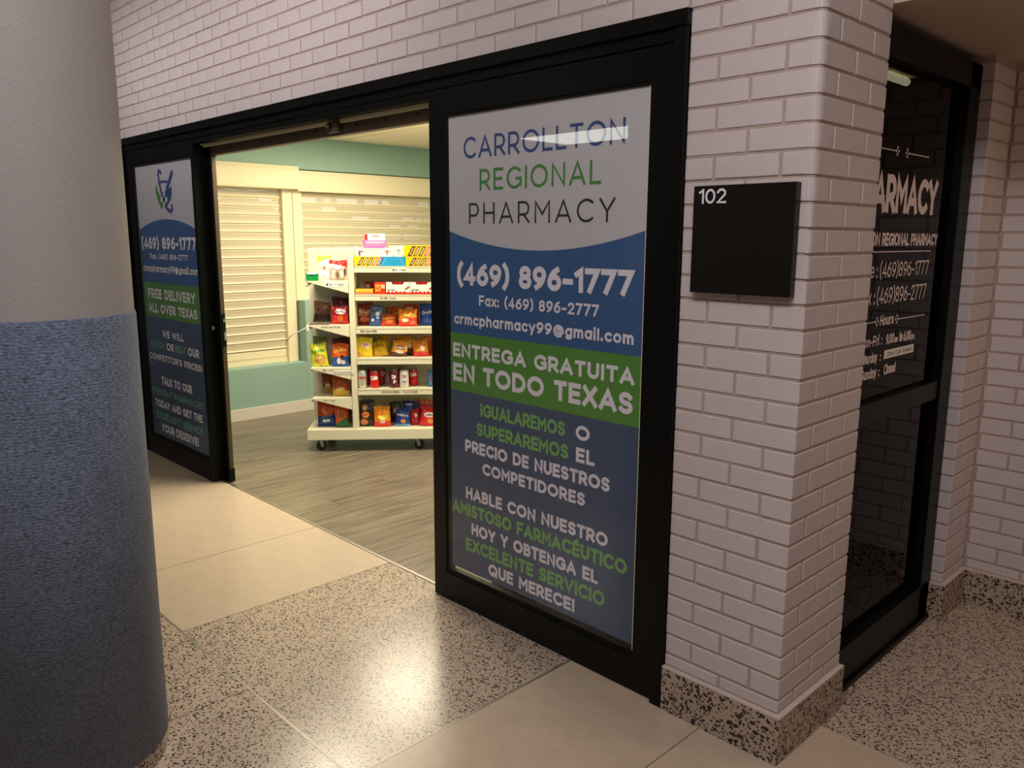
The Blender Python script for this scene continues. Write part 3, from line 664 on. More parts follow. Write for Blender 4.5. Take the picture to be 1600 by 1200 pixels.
text_y(mb, YT, TXD, 'BEAT', -4.335, -4.155, .765, .818, weight=.24, gap=.15); text_y(mb, YT, TXW, 'OUR', -4.13, -3.962, .765, .82, weight=.24, gap=.15); mb.obj('lettering', pl)
# mortar and pestle emblem
LG = [(-4.444, 1.855), (-4.476, 1.829), (-4.474, 1.796), (-4.447, 1.748), (-4.404, 1.696), (-4.343, 1.695), (-4.348, 1.711), (-4.382, 1.719), (-4.389, 1.753), (-4.417, 1.794), (-4.451, 1.822)]
mb = MB()
def fan(pts, m, y):
    cx = sum(p[0] for p in pts) / len(pts); cz = sum(p[1] for p in pts) / len(pts)
    mb.add([(cx, y, cz)] + [(x, y, z) for x, z in pts], [(0, 1 + i, 1 + (i + 1) % len(pts)) for i in range(len(pts))], m)
gl = [LG[10], LG[0], LG[1], LG[2], LG[3], LG[4], LG[5], LG[6], LG[7], LG[8], LG[9]]
for a, b in ((0, 9), (1, 9),): pass
for q in (((-4.451, 1.822), (-4.444, 1.855), (-4.476, 1.829), (-4.474, 1.796)), ((-4.451, 1.822), (-4.474, 1.796), (-4.447, 1.748), (-4.417, 1.794)), ((-4.417, 1.794), (-4.447, 1.748), (-4.404, 1.696), (-4.389, 1.753)), ((-4.389, 1.753), (-4.404, 1.696), (-4.343, 1.695), (-4.348, 1.711))):
    flat(mb, q, YT, TXG)
for q in (((-4.384, 1.798), (-4.358, 1.772), (-4.311, 1.744), (-4.314, 1.803)), ((-4.314, 1.803), (-4.311, 1.744), (-4.277, 1.723), (-4.242, 1.748), (-4.243, 1.819)), ((-4.243, 1.819), (-4.242, 1.748), (-4.216, 1.78), (-4.212, 1.832)), ((-4.311, 1.744), (-4.325, 1.724), (-4.306, 1.704), (-4.277, 1.723))):
    flat(mb, q, YT, TXB)
def stroke(pts, hw, m, y=YT):
    v, fc = ribbon(pts, hw); mb.add([(x, y, z) for x, z in v], fc, m)
stroke([(-4.37, 1.919), (-4.398, 1.933), (-4.415, 1.914), (-4.405, 1.873), (-4.389, 1.819), (-4.372, 1.772), (-4.346, 1.725), (-4.301, 1.690), (-4.250, 1.672), (-4.226, 1.689), (-4.232, 1.709)], .012, TXB, YT - .0002)
stroke([(-4.197, 1.906), (-4.234, 1.866), (-4.285, 1.819)], .018, TXB); stroke([(-4.418, 1.853), (-4.372, 1.862), (-4.278, 1.859)], .008, TXB)
for a, b in (((-4.384, 1.752), (-4.306, 1.750)), ((-4.339, 1.788), (-4.355, 1.705))): stroke([a, b], .015, FILMW, YT - .0004)
mb.obj('emblem', pl)
MX(pl)
# leading stile of the open sliding panel behind the left sidelight
mb = MB(); mb.box(-4.86, -3.72, 0.072, 0.108, 0.006, 0.09, BLACK); mb.box(-4.86, -3.72, 0.072, 0.108, 1.98, 2.04, BLACK); mb.box(-3.87, -3.733, 0.072, 0.108, 0.006, 2.04, BLACK); mb.box(-4.86, -4.80, 0.072, 0.108, 0.006, 2.04, BLACK)
d3 = struct(mb.obj('door_3', bevel=0.002))
mb = MB(); mb.box(-3.733, -3.722, 0.078, 0.102, 0.006, 2.03, BRONZE); mb.obj('weather_strip', d3, bevel=0.002)
mb = MB(); mb.box(-3.728, -3.712, 0.080, 0.100, 0.86, 1.06, BLACK2); mb.box(-3.716, -3.706, 0.084, 0.096, 0.90, 0.95, STEEL); mb.box(-3.716, -3.708, 0.084, 0.096, 1.01, 1.03, STEEL); mb.obj('latch', d3, bevel=0.001)
mb = MB(); mb.box(-3.826, -3.803, 0.050, 0.0715, 0.006, 2.05, BLACK2); mb.obj('dark_gap_filler', d2)  # black box added to paint the gap behind the stile dark
mb = MB(); mb.cyl((-3.796, 0.058, 0.97), 0.012, 1, 0.02, STEEL, 14); mb.obj('lock_cylinder', d3)
mb = MB(); mb.box(-4.80, -3.79, 0.087, 0.093, 0.09, 1.98, GLASS); mb.obj('glass_pane', d3)

# ------------------------------------------------------------------ dark side window with white lettering
WX = -0.03
mb = MB()
mb.box(WX - 0.07, WX, 0.40, AP - 0.002, 2.056, 2.145, BLACK); mb.box(WX - 0.07, WX, 0.40, AP - 0.002, 0.0, 0.16, BLACK)
mb.box(WX - 0.07, WX, 1.215, AP - 0.002, 0.0, 2.145, BLACK); mb.box(WX - 0.07, WX, 0.36, 0.425, 0.0, 2.145, BLACK)
w1 = struct(mb.obj('window_1', bevel=0.003))
mb = MB(); mb.box(WX - 0.06, WX - 0.008, 0.425, 1.215, 0.925, 0.995, BLACK); mb.obj('mid_rail', w1, bevel=0.003)
mb = MB(); mb.box(WX - 0.004, WX + 0.012, 0.40, AP - 0.02, 0.0, 0.022, BLACK); mb.obj('threshold', w1, bevel=0.002)
for z0, z1 in ((0.16, 0.925), (0.995, 2.056)):
    mb = MB(); mb.box(-0.068, -0.062, 0.425, 1.215, z0, z1, DGLASS); mb.obj('glass_pane', w1)
GX = -0.0612
mb = MB()
text_x(mb, GX, VINYL, 'PHARMACY', 0.372, 1.080, 1.606, 1.726, weight=.22, gap=.10)
text_x(mb, GX, VINYL, 'CARROLLTON REGIONAL PHARMACY', 0.300, 1.122, 1.501, 1.543, weight=.22, gap=.12)
text_x(mb, GX, VINYL, 'Phone', 0.425, 0.585, 1.399, 1.449, weight=.12, gap=.13); text_x(mb, GX, VINYL, ':', 0.604, 0.612, 1.399, 1.449, weight=.14)
text_x(mb, GX, VINYL, '(469)896-1777', 0.630, 1.060, 1.399, 1.449, weight=.12, gap=.13)
text_x(mb, GX, VINYL, 'Fax', 0.490, 0.579, 1.313, 1.366, weight=.12, gap=.13); text_x(mb, GX, VINYL, ':', 0.600, 0.608, 1.313, 1.366, weight=.14)
text_x(mb, GX, VINYL, '(469)896-2777', 0.622, 1.056, 1.313, 1.366, weight=.12, gap=.13)
text_x(mb, GX, VINYL, 'Hours', 0.666, 0.780, 1.240, 1.274, weight=.20, gap=.12)
text_x(mb, GX, VINYL, 'Mon-Fri', 0.520, 0.672, 1.176, 1.210, weight=.19, gap=.12); text_x(mb, GX, VINYL, ':', 0.692, 0.699, 1.176, 1.210, weight=.18)
text_x(mb, GX, VINYL, '9.00', 0.729, 0.800, 1.173, 1.208, weight=.20, gap=.12); text_x(mb, GX, VINYL, 'am', 0.802, 0.832, 1.173, 1.196, weight=.20, gap=.12)
text_x(mb, GX, VINYL, 'to', 0.845, 0.874, 1.172, 1.207, weight=.20, gap=.12); text_x(mb, GX, VINYL, '6.00', 0.882, 0.950, 1.171, 1.206, weight=.20, gap=.12); text_x(mb, GX, VINYL, 'pm', 0.952, 0.986, 1.171, 1.194, weight=.20, gap=.12)
text_x(mb, GX, VINYL, 'Saturday', 0.527, 0.668, 1.120, 1.154, weight=.19, gap=.12); text_x(mb, GX, VINYL, ':', 0.692, 0.699, 1.120, 1.154, weight=.18)
text_x(mb, GX, VINYL, 'Sunday', 0.548, 0.671, 1.068, 1.103, weight=.19, gap=.12); text_x(mb, GX, VINYL, ':', 0.690, 0.697, 1.068, 1.103, weight=.18)
text_x(mb, GX, VINYL, 'Closed', 0.732, 0.833, 1.068, 1.104, weight=.19, gap=.12)
def bar(y0, y1, z, t=.0016): mb.box(GX - .0004, GX, y0, y1, z - t, z + t, VINYL)
def orn(y, z, s=.010):
    for dy, dz in ((1, 0), (-1, 0), (0, 1), (0, -1)):
        cy, cz = y + dy * s, z + dz * s * 1.1; q = s * .62
        mb.add([(GX, cy - q, cz), (GX, cy, cz - q), (GX, cy + q, cz), (GX, cy, cz + q)], [(0, 1, 2, 3)], VINYL)
bar(.43, .676, 1.800); bar(.784, .965, 1.799); orn(.690, 1.800); orn(.772, 1.799)
bar(.43, 1.069, 1.482); bar(.43, .625, 1.256); bar(.822, 1.066, 1.253); orn(.640, 1.256); orn(.808, 1.254)
mb.obj('lettering', w1)
mb = MB(); mb.box(GX, GX + .001, .723, .985, 1.124, 1.153, PAPER)
text_x(mb, GX + .0015, INK, 'Only Call Ahead', .745, .965, 1.131, 1.146, weight=.14, gap=.14); mb.obj('paper_strip', w1)
# dim room behind the tinted glass
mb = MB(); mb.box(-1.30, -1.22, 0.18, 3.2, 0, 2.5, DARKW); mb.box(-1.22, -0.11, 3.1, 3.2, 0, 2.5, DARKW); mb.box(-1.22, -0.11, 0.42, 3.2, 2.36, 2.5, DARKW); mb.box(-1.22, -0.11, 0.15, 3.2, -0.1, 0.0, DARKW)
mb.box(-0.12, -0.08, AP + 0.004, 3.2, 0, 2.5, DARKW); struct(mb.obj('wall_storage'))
st = empty('strip_light', (-0.58, 1.93, 2.27)); tag(st, 'short fluorescent strip light with pull chain glowing behind the dark pharmacy window', 'lamp')
mb = MB(); mb.box(-0.04, 0.04, -0.30, 0.16, 0.0, 0.035, CEIL); mb.obj('housing', st, bevel=0.004)
TUBE = mat('warm_tube_glow', (255, 248, 225), 0.4, emit=(255, 246, 215), estr=9)
mb = MB(); mb.cyl((0, -0.07, -0.018), 0.018, 1, 0.42, TUBE, 14); mb.obj('tube', st)
mb = MB(); mb.tube([(0.0, 0.06, 0.0), (0.0, 0.06, -0.07)], 0.003, STEEL, 6); mb.obj('pull_chain', st)

# soffit over the alcove, corridor ceilings and far corridor wall
mb = MB(); mb.box(-0.12, 2.6, PY1 + 0.002, 1.75, 2.178, 2.45, SOFFIT); struct(mb.obj('ceiling.001'))
mb = MB(); mb.box(-9, 4, -2.6, 2.0, 3.25, 3.35, CEIL); mb.box(-9, 4, -2.7, -2.6, 2.6, 3.35, CEIL); mb.box(-9, 4, -7.2, -2.6, 2.6, 2.7, CEIL); struct(mb.obj('ceiling.002'))
mb = MB(); mb.box(-9, 4, -7.3, -7.2, 0, 2.7, mat('corridor_wall_paint', (120, 112, 104), 0.7)); struct(mb.obj('wall_corridor'))
lt = empty('ceiling_light', (-4.45, -4.72, 2.6)); tag(lt, 'rectangular ceiling light panel over the corridor, mirrored in the poster glass', 'lamp')
mb = MB(); mb.box(-1.06, 1.06, -0.42, 0.42, -0.02, 0.0, CEIL); mb.obj('frame', lt, bevel=0.004)
PANEL = mat('lit_diffuser', (255, 255, 250), 0.4, emit=(245, 250, 240), estr=11)
mb = MB(); mb.box(-1.02, 1.02, -0.38, 0.38, -0.026, -0.02, PANEL); mb.obj('diffuser', lt)

# ------------------------------------------------------------------ column
cx, cy, R0 = -1.447, -1.484, 0.264
co = empty('column', (cx, cy, 0)); tag(co, 'round column with white plaster top and blue carpet wrap below', 'column')
mb = MB(); mb.lathe([(R0 - .004, 1.30), (R0 - .004, 3.245)], PLASTER, 96); mb.obj('plaster_shaft', co)
mb = MB(); mb.lathe([(R0 - .02, .055), (R0, .055), (R0, 1.312), (R0 - .002, 1.318), (R0 - .004, 1.319)], CARPET, 96); mb.obj('carpet_wrap', co)
mb = MB(); mb.lathe([(R0 - .004, 0), (R0 - .004, .06)], TERRB, 96); mb.obj('terrazzo_base', co)

# ------------------------------------------------------------------ door number sign
sg = MB(); sg.box(-0.342, -0.031, -0.030, -0.003, 1.368, 1.669, mat('black_sign_face', (20, 16, 15), 0.35, spec=0.3))
sg = sg.obj('room_sign', bevel=0.002); tag(sg, 'square black room number sign 102 on the white brick pier', 'sign')
mb = MB(); text_y(mb, -0.0306, TXW, '102', -0.324, -0.236, 1.619, 1.660, weight=.16, gap=.10); mb.obj('lettering', sg)
mb = MB(); mb.box(-0.341, -0.032, -0.0304, -0.030, 1.6015, 1.6030, BLACK2); mb.obj('insert_seam', sg)

# ------------------------------------------------------------------ roller shutters
def shutter(name, y0, y1, z0, label, hood, gl, gr):
    root = empty(name, (-5.47, y0, z0)); tag(root, label, 'shutter', None)
    L = y1 - y0; PZ = 0.0715
    prof = [(0.0, 0.0), (0.009, 0.002), (0.013, 0.008), (0.010, 0.014), (0.004, 0.017), (0.001, 0.030), (0.001, 0.052), (0.003, 0.064), (0.0, 0.0705)]
    q = MB(); vs = []; n = len(prof)
    for yy in (0, L): vs += [(x, yy, z) for x, z in prof]
    q.add(vs, [(i, i + 1, n + i + 1, n + i) for i in range(n - 1)], PERF, False); sm = q.mesh('slat')
    nsl = int((1.925 - z0) / PZ)
    zz = 0.115
    q = MB(); q.box(-0.012, 0.014, 0, L, -0.006, 0.038, CREAM); q.box(-0.010, 0.008, 0, L, 0.040, 0.110, CREAM); q.box(-0.012, 0.012, 0, L, 0.052, 0.056, CREAM); q.obj('bottom_bar', root, bevel=0.002)
    while z0 + zz < 1.93:
        link('slat', sm, root, (0, 0, zz)); zz += PZ
    for a, b in (gl, gr):
        if b > a:
            q = MB(); q.box(-0.02, 0.045, a - y0, b - y0, -0.01, 1.93 - z0, CREAM); q.obj('guide_rail', root, bevel=0.003)
    ha, hb, hz0, hz1, hx = hood
    q = MB(); q.prism([(hx, hz0 - z0), (hx + 0.004, hz0 + .02 - z0), (hx + .006, hz1 - .035 - z0), (hx, hz1 - .022 - z0), (hx - .006, hz1 - z0), (-0.25, hz1 - z0), (-0.25, hz0 - z0)], 1, ha - y0, hb - y0, CREAM); q.obj('hood', root, bevel=0.002)
    return root
shutter('roller_shutter', 0.16, 1.448, 0.437, 'tall cream roller shutter reaching down to the low sill, left of the shelf', (0.13, 1.570, 1.918, 2.108, 0.125), (0.13, 0.16), (1.448, 1.541))
shutter('roller_shutter', 1.632, 4.0, 0.974, 'wide cream roller shutter above the counter, behind the snack shelf', (1.573, 4.1, 1.905, 2.080, 0.095), (1.546, 1.632), (4.0, 4.08))

# ------------------------------------------------------------------ snack shelf on casters
PH = math.atan2(0.54, 0.45); C1 = Vector((-4.03, 0.90, 0)); E1 = Vector((cos(PH), sin(PH), 0)); E2 = Vector((-sin(PH), cos(PH), 0))
def W(s, d, z): return C1 + E1 * s + E2 * d + Vector((0, 0, z))
gd = empty('display_shelf', C1, PH); tag(gd, 'cream metal snack shelf on black casters, loaded with chips and sweets', 'shelf')
SEND = 1.12; DB = 0.25
mb = MB(); mb.box(-0.078, SEND, -0.06, 0.56, 0.088, 0.165, SHELFM); mb.obj('base_deck', gd, bevel=0.004)
mb = MB(); mb.box(-0.075, 0.24, DB, DB + 0.02, 0.165, 1.44, SHELFM)
mb.box(0.28, SEND, DB, DB + 0.02, 0.165, 1.44, SHELFM)
for k in range(21): mb.box(0.285, SEND, DB - 0.004, DB, 0.175 + k * 0.060, 0.175 + k * 0.060 + 0.0575, SHELFM)
mb.obj('back_panel', gd)
mb = MB(); mb.box(0.245, 0.284, -0.052, DB + 0.03, 0.165, 1.448, SHELFM); mb.obj('upright_post', gd, bevel=0.003)
mb = MB()
for k in range(44): mb.box(0.243, 0.2455, -0.049, -0.040, 0.19 + k * 0.028, 0.205 + k * 0.028, BLACK2)
mb.obj('slot_row', gd)
mb = MB(); mb.box(SEND - 0.03, SEND, -0.052, DB + 0.03, 0.165, 1.448, SHELFM); mb.obj('upright_post', gd, bevel=0.003)
mb = MB(); mb.box(-0.075, SEND, DB + 0.02, 0.54, 1.425, 1.44, SHELFM); mb.obj('top_shelf', gd, bevel=0.002)
def price(parent, s0, s1, z0, z1, txt, d=-0.0545, paper=True, h=None):
    mb = MB()
    if paper: mb.box(s0, s1, d, d + .0008, z0, z1, PAPER)
    hh = (z1 - z0); k = 0.24
    text_y(mb, d - .0004, INK, txt, s0 + (s1 - s0) * .06, s1 - (s1 - s0) * .06, z0 + hh * k, z1 - hh * k, weight=.14, gap=.16)
    mb.obj('price_label', parent)
RS = {'R5': 1.322, 'R4': 1.127, 'R3': .895, 'R2': .677, 'R1': .457}
for n, zt in RS.items():
    mb = MB(); mb.box(0.286, SEND - 0.03, -0.052, DB - 0.005, zt - 0.012, zt, SHELFM); mb.box(0.286, SEND - 0.03, -0.052, -0.046, zt - 0.044, zt, SHELFM); mb.box(0.286, SEND - 0.03, -0.054, -0.052, zt - 0.010, zt - 0.004, SHELFM)
    s = mb.obj('shelf', gd, bevel=0.0015)
    if n == 'R5': price(s, .545, .650, zt - .042, zt - .010, '50\u00a2 / Item')
    if n == 'R4': price(s, .455, .575, zt - .038, zt - .012, '$1.25 / Item', paper=False)
    if n == 'R3': price(s, .310, .440, zt - .038, zt - .010, 'Bulk chips $1.50', paper=False)
    if n == 'R1': price(s, .445, .590, zt - .036, zt - .010, 'ASK FOR COLD DRINKS', paper=False); price(s, .600, .715, zt - .036, zt - .010, 'TALL CANS $1.50', paper=False)
LS = {'L4': 1.22, 'L3': .913, 'L2': .61, 'L1': .393}
for n, zt in LS.items():
    mb = MB(); mb.box(-0.040, 0.243, -0.050, DB - 0.005, zt - 0.006, zt, SHELFM); mb.box(-0.040, -0.034, -0.050, DB - 0.005, zt - 0.032, zt, SHELFM)
    s = mb.obj('end_shelf', gd, bevel=0.001)
    for d in (-0.054, DB - 0.012):
        mb = MB(); mb.prism([(-0.040, zt), (-0.040, zt - .006), (0.243, zt - .084), (0.243, zt)], 1, d, d + .004, SHELFM); mb.obj('bracket', s)
    if n == 'L4': price(s, .085, .222, zt - .043, zt - .006, '50\u00a2 / Item', d=-.0555)
    if n == 'L3': price(s, .040, .185, zt - .024, zt - .003, 'Broken bar $0.75', d=-.0555, paper=False)
    if n == 'L2': price(s, .045, .130, zt - .026, zt - .006, '50\u00a2 / Item', d=-.0555, paper=False); price(s, .105, .262, zt - .044, zt - .022, 'ASK FOR COLD DRINK', d=-.0565)
    if n == 'L1': price(s, .045, .130, zt - .026, zt - .006, '50\u00a2 / Item', d=-.0555, paper=False)
for s0, d0, tw in ((0.0, 0.0, 0.5), (0.703, 0.0, -0.2), (0.0, 0.48, 0.2), (1.03, 0.0, 0.9), (1.03, 0.48, 0.1)):
    cs = bpy.data.objects.new('caster', None); COL.objects.link(cs); cs.parent = gd; cs.location = (s0, d0, 0); cs.rotation_euler = (0, 0, tw); cs.empty_display_size = .02
    mb = MB(); mb.cyl((0.012, 0, 0.036), 0.036, 1, 0.022, RUBBER, 24); mb.obj('wheel', cs, bevel=0.003)
    mb = MB(); mb.box(-0.024, 0.024, -0.022, 0.022, 0.083, 0.088, STEEL)
    for y in (-0.017, 0.014): mb.prism([(-0.014, 0.084), (0.014, 0.084), (0.022, 0.036), (0.004, 0.030)], 1, y, y + .003, STEEL)
    mb.cyl((0.012, 0, 0.036), 0.010, 1, 0.038, STEEL, 12); mb.obj('fork', cs)

# ------------------------------------------------------------------ goods
def pmat(c, rough=0.27): return mat('print_%d_%d_%d' % c, c, rough, spec=0.5)
class Bag:
    def __init__(s, w_, h, t, seed): s.w, s.h, s.t = w_, h, t; s.r = random.Random(seed); s.p = [s.r.uniform(0, 6) for _ in range(6)]
    def F(s, a, v, side=-1, eps=0):
        # a in [-1,1] across, v in [0,1] up
        g = sin(pi * min(max((v - .045) / .91, 0), 1)) ** 0.55 if .045 < v < .955 else 0
        wx = s.w / 2 * (1 - .07 * g + .015 * sin(9 * v + s.p[0]))
        e = max(1 - abs(a) ** 2.6, 0) ** 0.75
        wr = 1 + .16 * sin(5 * a + 4 * v + s.p[1]) + .14 * sin(11 * a - 8 * v + s.p[2]) * (1 - .4 * g) + .10 * sin(3 * a + 17 * v + s.p[5])
        y = s.t / 2 * g * e * wr + .0006 + .0045 * (1 - g) * sin(11 * a + s.p[3]) * (1 if v > .5 else .3) * side
        z = s.h * v + (.004 * sin(3 * a + s.p[4]) if v > .9 else 0)
        return (a * wx, side * (y + eps), z)
def make_bag(name, label, s, d, zt, w_, h, bands, decals=(), words=(), t=None, yaw=0.0, roll=0.0, lean=0.10, group='chip bags on the snack shelf', seed=0, cat='chip bag'):
    # bands: list of (v_top, slant, colour) from the bottom up
    t = t or min(0.060, w_ * .46); B = Bag(w_, h, t, seed + 11)
    nx, nv = 18, 24; mb = MB()
    vs_ = [0, .02, .045] + [.045 + .91 * i / (nv - 4) for i in range(1, nv - 4)] + [.955, .98, 1.0]
    for side in (-1, 1):
        vs = [B.F(-1 + 2 * i / nx, v, side) for v in vs_ for i in range(nx + 1)]
        o = len(mb.v); mb.v += vs
        for j in range(len(vs_) - 1):
            for i in range(nx):
                vc = (vs_[j] + vs_[j + 1]) / 2; ac = -1 + 2 * (i + .5) / nx
                c = next((b[2] for b in bands if vc <= b[0] + b[1] * ac), bands[-1][2])
                q = [o + j * (nx + 1) + i, o + j * (nx + 1) + i + 1, o + (j + 1) * (nx + 1) + i + 1, o + (j + 1) * (nx + 1) + i]
                if side > 0: q.reverse()
                mb.f.append(q); mb.m.append(mb.mi(pmat(c))); mb.sm.append(True)
    root = mb.obj(name); tag(root, label, cat, group)
    root.location = W(s, d, zt + 0.001); root.rotation_euler = (Matrix.Rotation(PH + yaw, 3, 'Z') @ Matrix.Rotation(roll, 3, 'Y') @ Matrix.Rotation(-lean, 3, 'X')).to_euler()
    for (ca, cv, ra, rv, col) in decals:
        q = MB(); pts = []; fs = []; n = 18
        for k, rr in enumerate((0, .35, .7, 1)):
            for i in range(n): pts.append(B.F(ca + ra * rr * cos(2 * pi * i / n), cv + rv * rr * sin(2 * pi * i / n), -1, .0009 + .0003 * len(root.children)))
        for k in range(3):
            for i in range(n): fs.append((k * n + i, k * n + (i + 1) % n, (k + 1) * n + (i + 1) % n, (k + 1) * n + i))
        q.add(pts, fs, pmat(col), True); q.obj('printed_patch', root)
    for (txt, ca, cv, hw_, hv, col, ang) in words:
        hw_ = min(hw_, .80) - .25 * abs(ca)
        v, fc = text2d(txt, -hw_ * w_ / 2, hw_ * w_ / 2, -hv * h / 2, hv * h / 2, weight=.2, gap=.12, seg=w_ * .06, angle=ang)
        q = MB(); q.add([B.F(ca + x / (w_ / 2), cv + z / h, -1, .0030) for x, z in v], fc, pmat(col)); q.obj('lettering', root)
    return root
WH = (240, 236, 228)
BN = 'chip_bag'
make_bag(BN, 'dark red chip bag with a cream sun emblem, leftmost on the third shelf down', .338, .105, .895, .128, .160, [(2, 0, (140, 36, 22))], [(0, .28, .55, .12, (186, 92, 54))], [('Sun', .05, .62, 1.05, .20, (240, 214, 150), 0), ('CHIPS', .05, .46, .8, .06, (240, 214, 150), 0)], lean=.05, seed=1)
make_bag(BN, 'small slate blue chip bag tilted against the dark red sun bag', .414, .045, .895, .090, .150, [(.45, .1, (52, 82, 150)), (2, 0, (74, 92, 128))], [(.25, .58, .34, .10, (226, 226, 230)), (.35, .40, .26, .05, (206, 210, 220)), (-.45, .28, .24, .07, (226, 226, 230)), (-.1, .84, .5, .05, (120, 140, 176))], [], t=.045, roll=.07, seed=2)
make_bag(BN, 'brown orange chip bag standing behind the small red orange bag', .536, .140, .895, .106, .128, [(2, 0, (168, 76, 22))], [], [('Cheetos', 0, .62, 1.3, .16, (226, 150, 60), .25)], lean=.05, seed=3)
make_bag(BN, 'small red orange chip bag lying low in front of the brown orange bag', .508, .035, .895, .112, .088, [(.4, 0, (204, 62, 24)), (2, 0, (190, 84, 24))], [(.1, .3, .5, .14, (230, 120, 60))], [('Cheetos', 0, .6, 1.2, .2, (232, 160, 60), .1)], lean=.35, seed=4)
make_bag(BN, 'pale red chip bag behind the bright orange bag on the third shelf', .662, .150, .895, .120, .146, [(2, 0, (206, 74, 48))], [(-.2, .8, .5, .07, (232, 200, 170))], lean=.05, seed=5)
make_bag(BN, 'bright orange chip bag with red lower half, front of the third shelf', .645, .022, .895, .136, .119, [(.42, .1, (226, 56, 32)), (2, 0, (240, 130, 22))], [(-.25, .36, .4, .12, (250, 226, 190)), (.5, .22, .3, .12, (244, 110, 90))], [('Cheetos', .05, .66, 1.35, .2, (250, 214, 90), .12)], lean=.12, seed=6)
make_bag(BN, 'royal blue chip bag with orange triangles at the door edge, third shelf', .800, .07, .895, .148, .156, [(2, 0, (24, 74, 160))], [], [('Doritos', .0, .62, 1.4, .13, WH, .08)], lean=.05, seed=7)
make_bag(BN, 'bright yellow chip bag with red oval logo, leftmost on the fourth shelf', .334, .022, .677, .118, .138, [(2, 0, (244, 208, 24))], [(-.5, .18, .4, .12, (222, 170, 60)), (.15, .60, .52, .13, (246, 236, 220)), (.15, .60, .44, .10, (206, 40, 30))], [("Lay's", .15, .60, .72, .12, WH, .05)], lean=.1, seed=8)
make_bag(BN, 'dull gold chip bag slumped right of the bright yellow one', .449, .036, .677, .112, .108, [(2, 0, (206, 158, 18))], [(-.1, .72, .42, .10, (190, 120, 30))], [("Lay's", -.1, .72, .7, .12, (176, 40, 26), .03)], roll=-.16, lean=.2, seed=9)
make_bag(BN, 'gold chip bag in the back row above the slumped gold bag', .462, .140, .677, .104, .135, [(2, 0, (204, 156, 26))], [(0, .70, .42, .09, (180, 110, 26))], [("Lay's", 0, .70, .7, .11, (176, 40, 26), 0)], lean=.04, seed=10)
make_bag(BN, 'orange and brown corn chip bag tilted right with white swirl, fourth shelf', .575, .022, .677, .118, .112, [(.30, .10, (88, 44, 26)), (2, 0, (240, 160, 28))], [(.0, .30, .6, .10, (240, 226, 210)), (.05, .58, .66, .15, (150, 60, 28))], [('Fritos', .05, .58, 1.1, .17, WH, .15)], roll=.2, lean=.2, seed=11)
make_bag(BN, 'orange bag in the back row behind the corn chip bag', .605, .140, .677, .115, .135, [(2, 0, (226, 152, 28))], [(0, .5, .5, .12, (236, 180, 70))], lean=.04, seed=12)
make_bag(BN, 'narrow brown and orange bag turned sideways between two orange bags', .652, .075, .677, .052, .118, [(.45, 0, (92, 50, 28)), (2, 0, (226, 160, 50))], [(0, .62, .6, .12, WH)], [], t=.036, lean=.06, seed=13)
make_bag(BN, 'orange chip bag with red flame bottom near the door, fourth shelf', .737, .022, .677, .112, .122, [(.26, -.05, (220, 40, 40)), (2, 0, (214, 120, 30))], [(.25, .45, .35, .14, (250, 226, 200)), (-.2, .38, .4, .08, (244, 170, 60))], [], roll=-.08, lean=.14, seed=14)
make_bag(BN, 'orange bag in the back row behind the flame bag', .758, .140, .677, .104, .128, [(2, 0, (222, 140, 34))], [], lean=.04, seed=15)
make_bag(BN, 'red chip bag partly hidden by the door, fourth shelf', .850, .06, .677, .100, .112, [(2, 0, (206, 40, 34))], [(-.3, .5, .4, .16, (240, 160, 60))], lean=.08, seed=16)
make_bag(BN, 'dark brown chip bag with orange emblem, leftmost on the bottom deck', .336, .035, .165, .122, .194, [(2, 0, (48, 36, 34))], [(-.2, .72, .34, .10, (200, 150, 110)), (-.1, .46, .46, .12, (236, 160, 50)), (-.3, .18, .44, .12, (222, 130, 80))], [("Lay's", -.1, .46, .62, .09, (206, 40, 30), 0)], lean=.06, seed=17)
make_bag(BN, 'orange and red crunchy chip bag crumpled at the front of the bottom deck', .452, .012, .165, .124, .150, [(.26, 0, (226, 48, 34)), (2, 0, (244, 146, 24))], [(.15, .5, .6, .16, (252, 226, 90)), (.05, .26, .36, .10, (248, 200, 170))], [('Cheetos', 0, .62, 1.1, .12, (240, 120, 20), .05)], roll=-.05, lean=.14, seed=18)
make_bag(BN, 'dark green and black chip bag in the back row of the bottom deck', .536, .150, .165, .096, .155, [(.8, 0, (52, 40, 36)), (2, 0, (40, 62, 40))], [(.1, .62, .42, .12, (214, 140, 84))], lean=.03, seed=19)
make_bag(BN, 'navy chip bag with orange chip picture, front of the bottom deck', .594, .022, .165, .112, .130, [(.12, .03, (120, 160, 214)), (2, 0, (26, 58, 128))], [(.05, .28, .36, .10, (224, 140, 60))], [('Doritos', -.05, .62, 1.3, .12, WH, -.08)], roll=.06, lean=.22, seed=20)
make_bag(BN, 'navy chip bag standing in the back row behind the navy front bag', .648, .140, .165, .116, .160, [(2, 0, (24, 60, 136))], [(-.2, .85, .5, .05, (180, 200, 230))], [('Doritos', .05, .5, 1.3, .11, WH, .12)], lean=.08, seed=21)
make_bag(BN, 'narrow red chip bag wedged between navy bag and red front bag', .690, .055, .165, .082, .118, [(2, 0, (196, 36, 36))], [(.3, .6, .3, .12, WH)], [], roll=-.15, lean=.2, seed=22)
make_bag(BN, 'red chip bag with white word and orange chips, front right of the bottom deck', .776, .012, .165, .124, .140, [(2, 0, (214, 40, 42))], [(.25, .26, .42, .12, (240, 150, 60)), (.05, .58, .7, .13, (250, 236, 232))], [('Doritos', .05, .58, 1.2, .13, (120, 30, 34), .15)], roll=.12, lean=.26, seed=23)
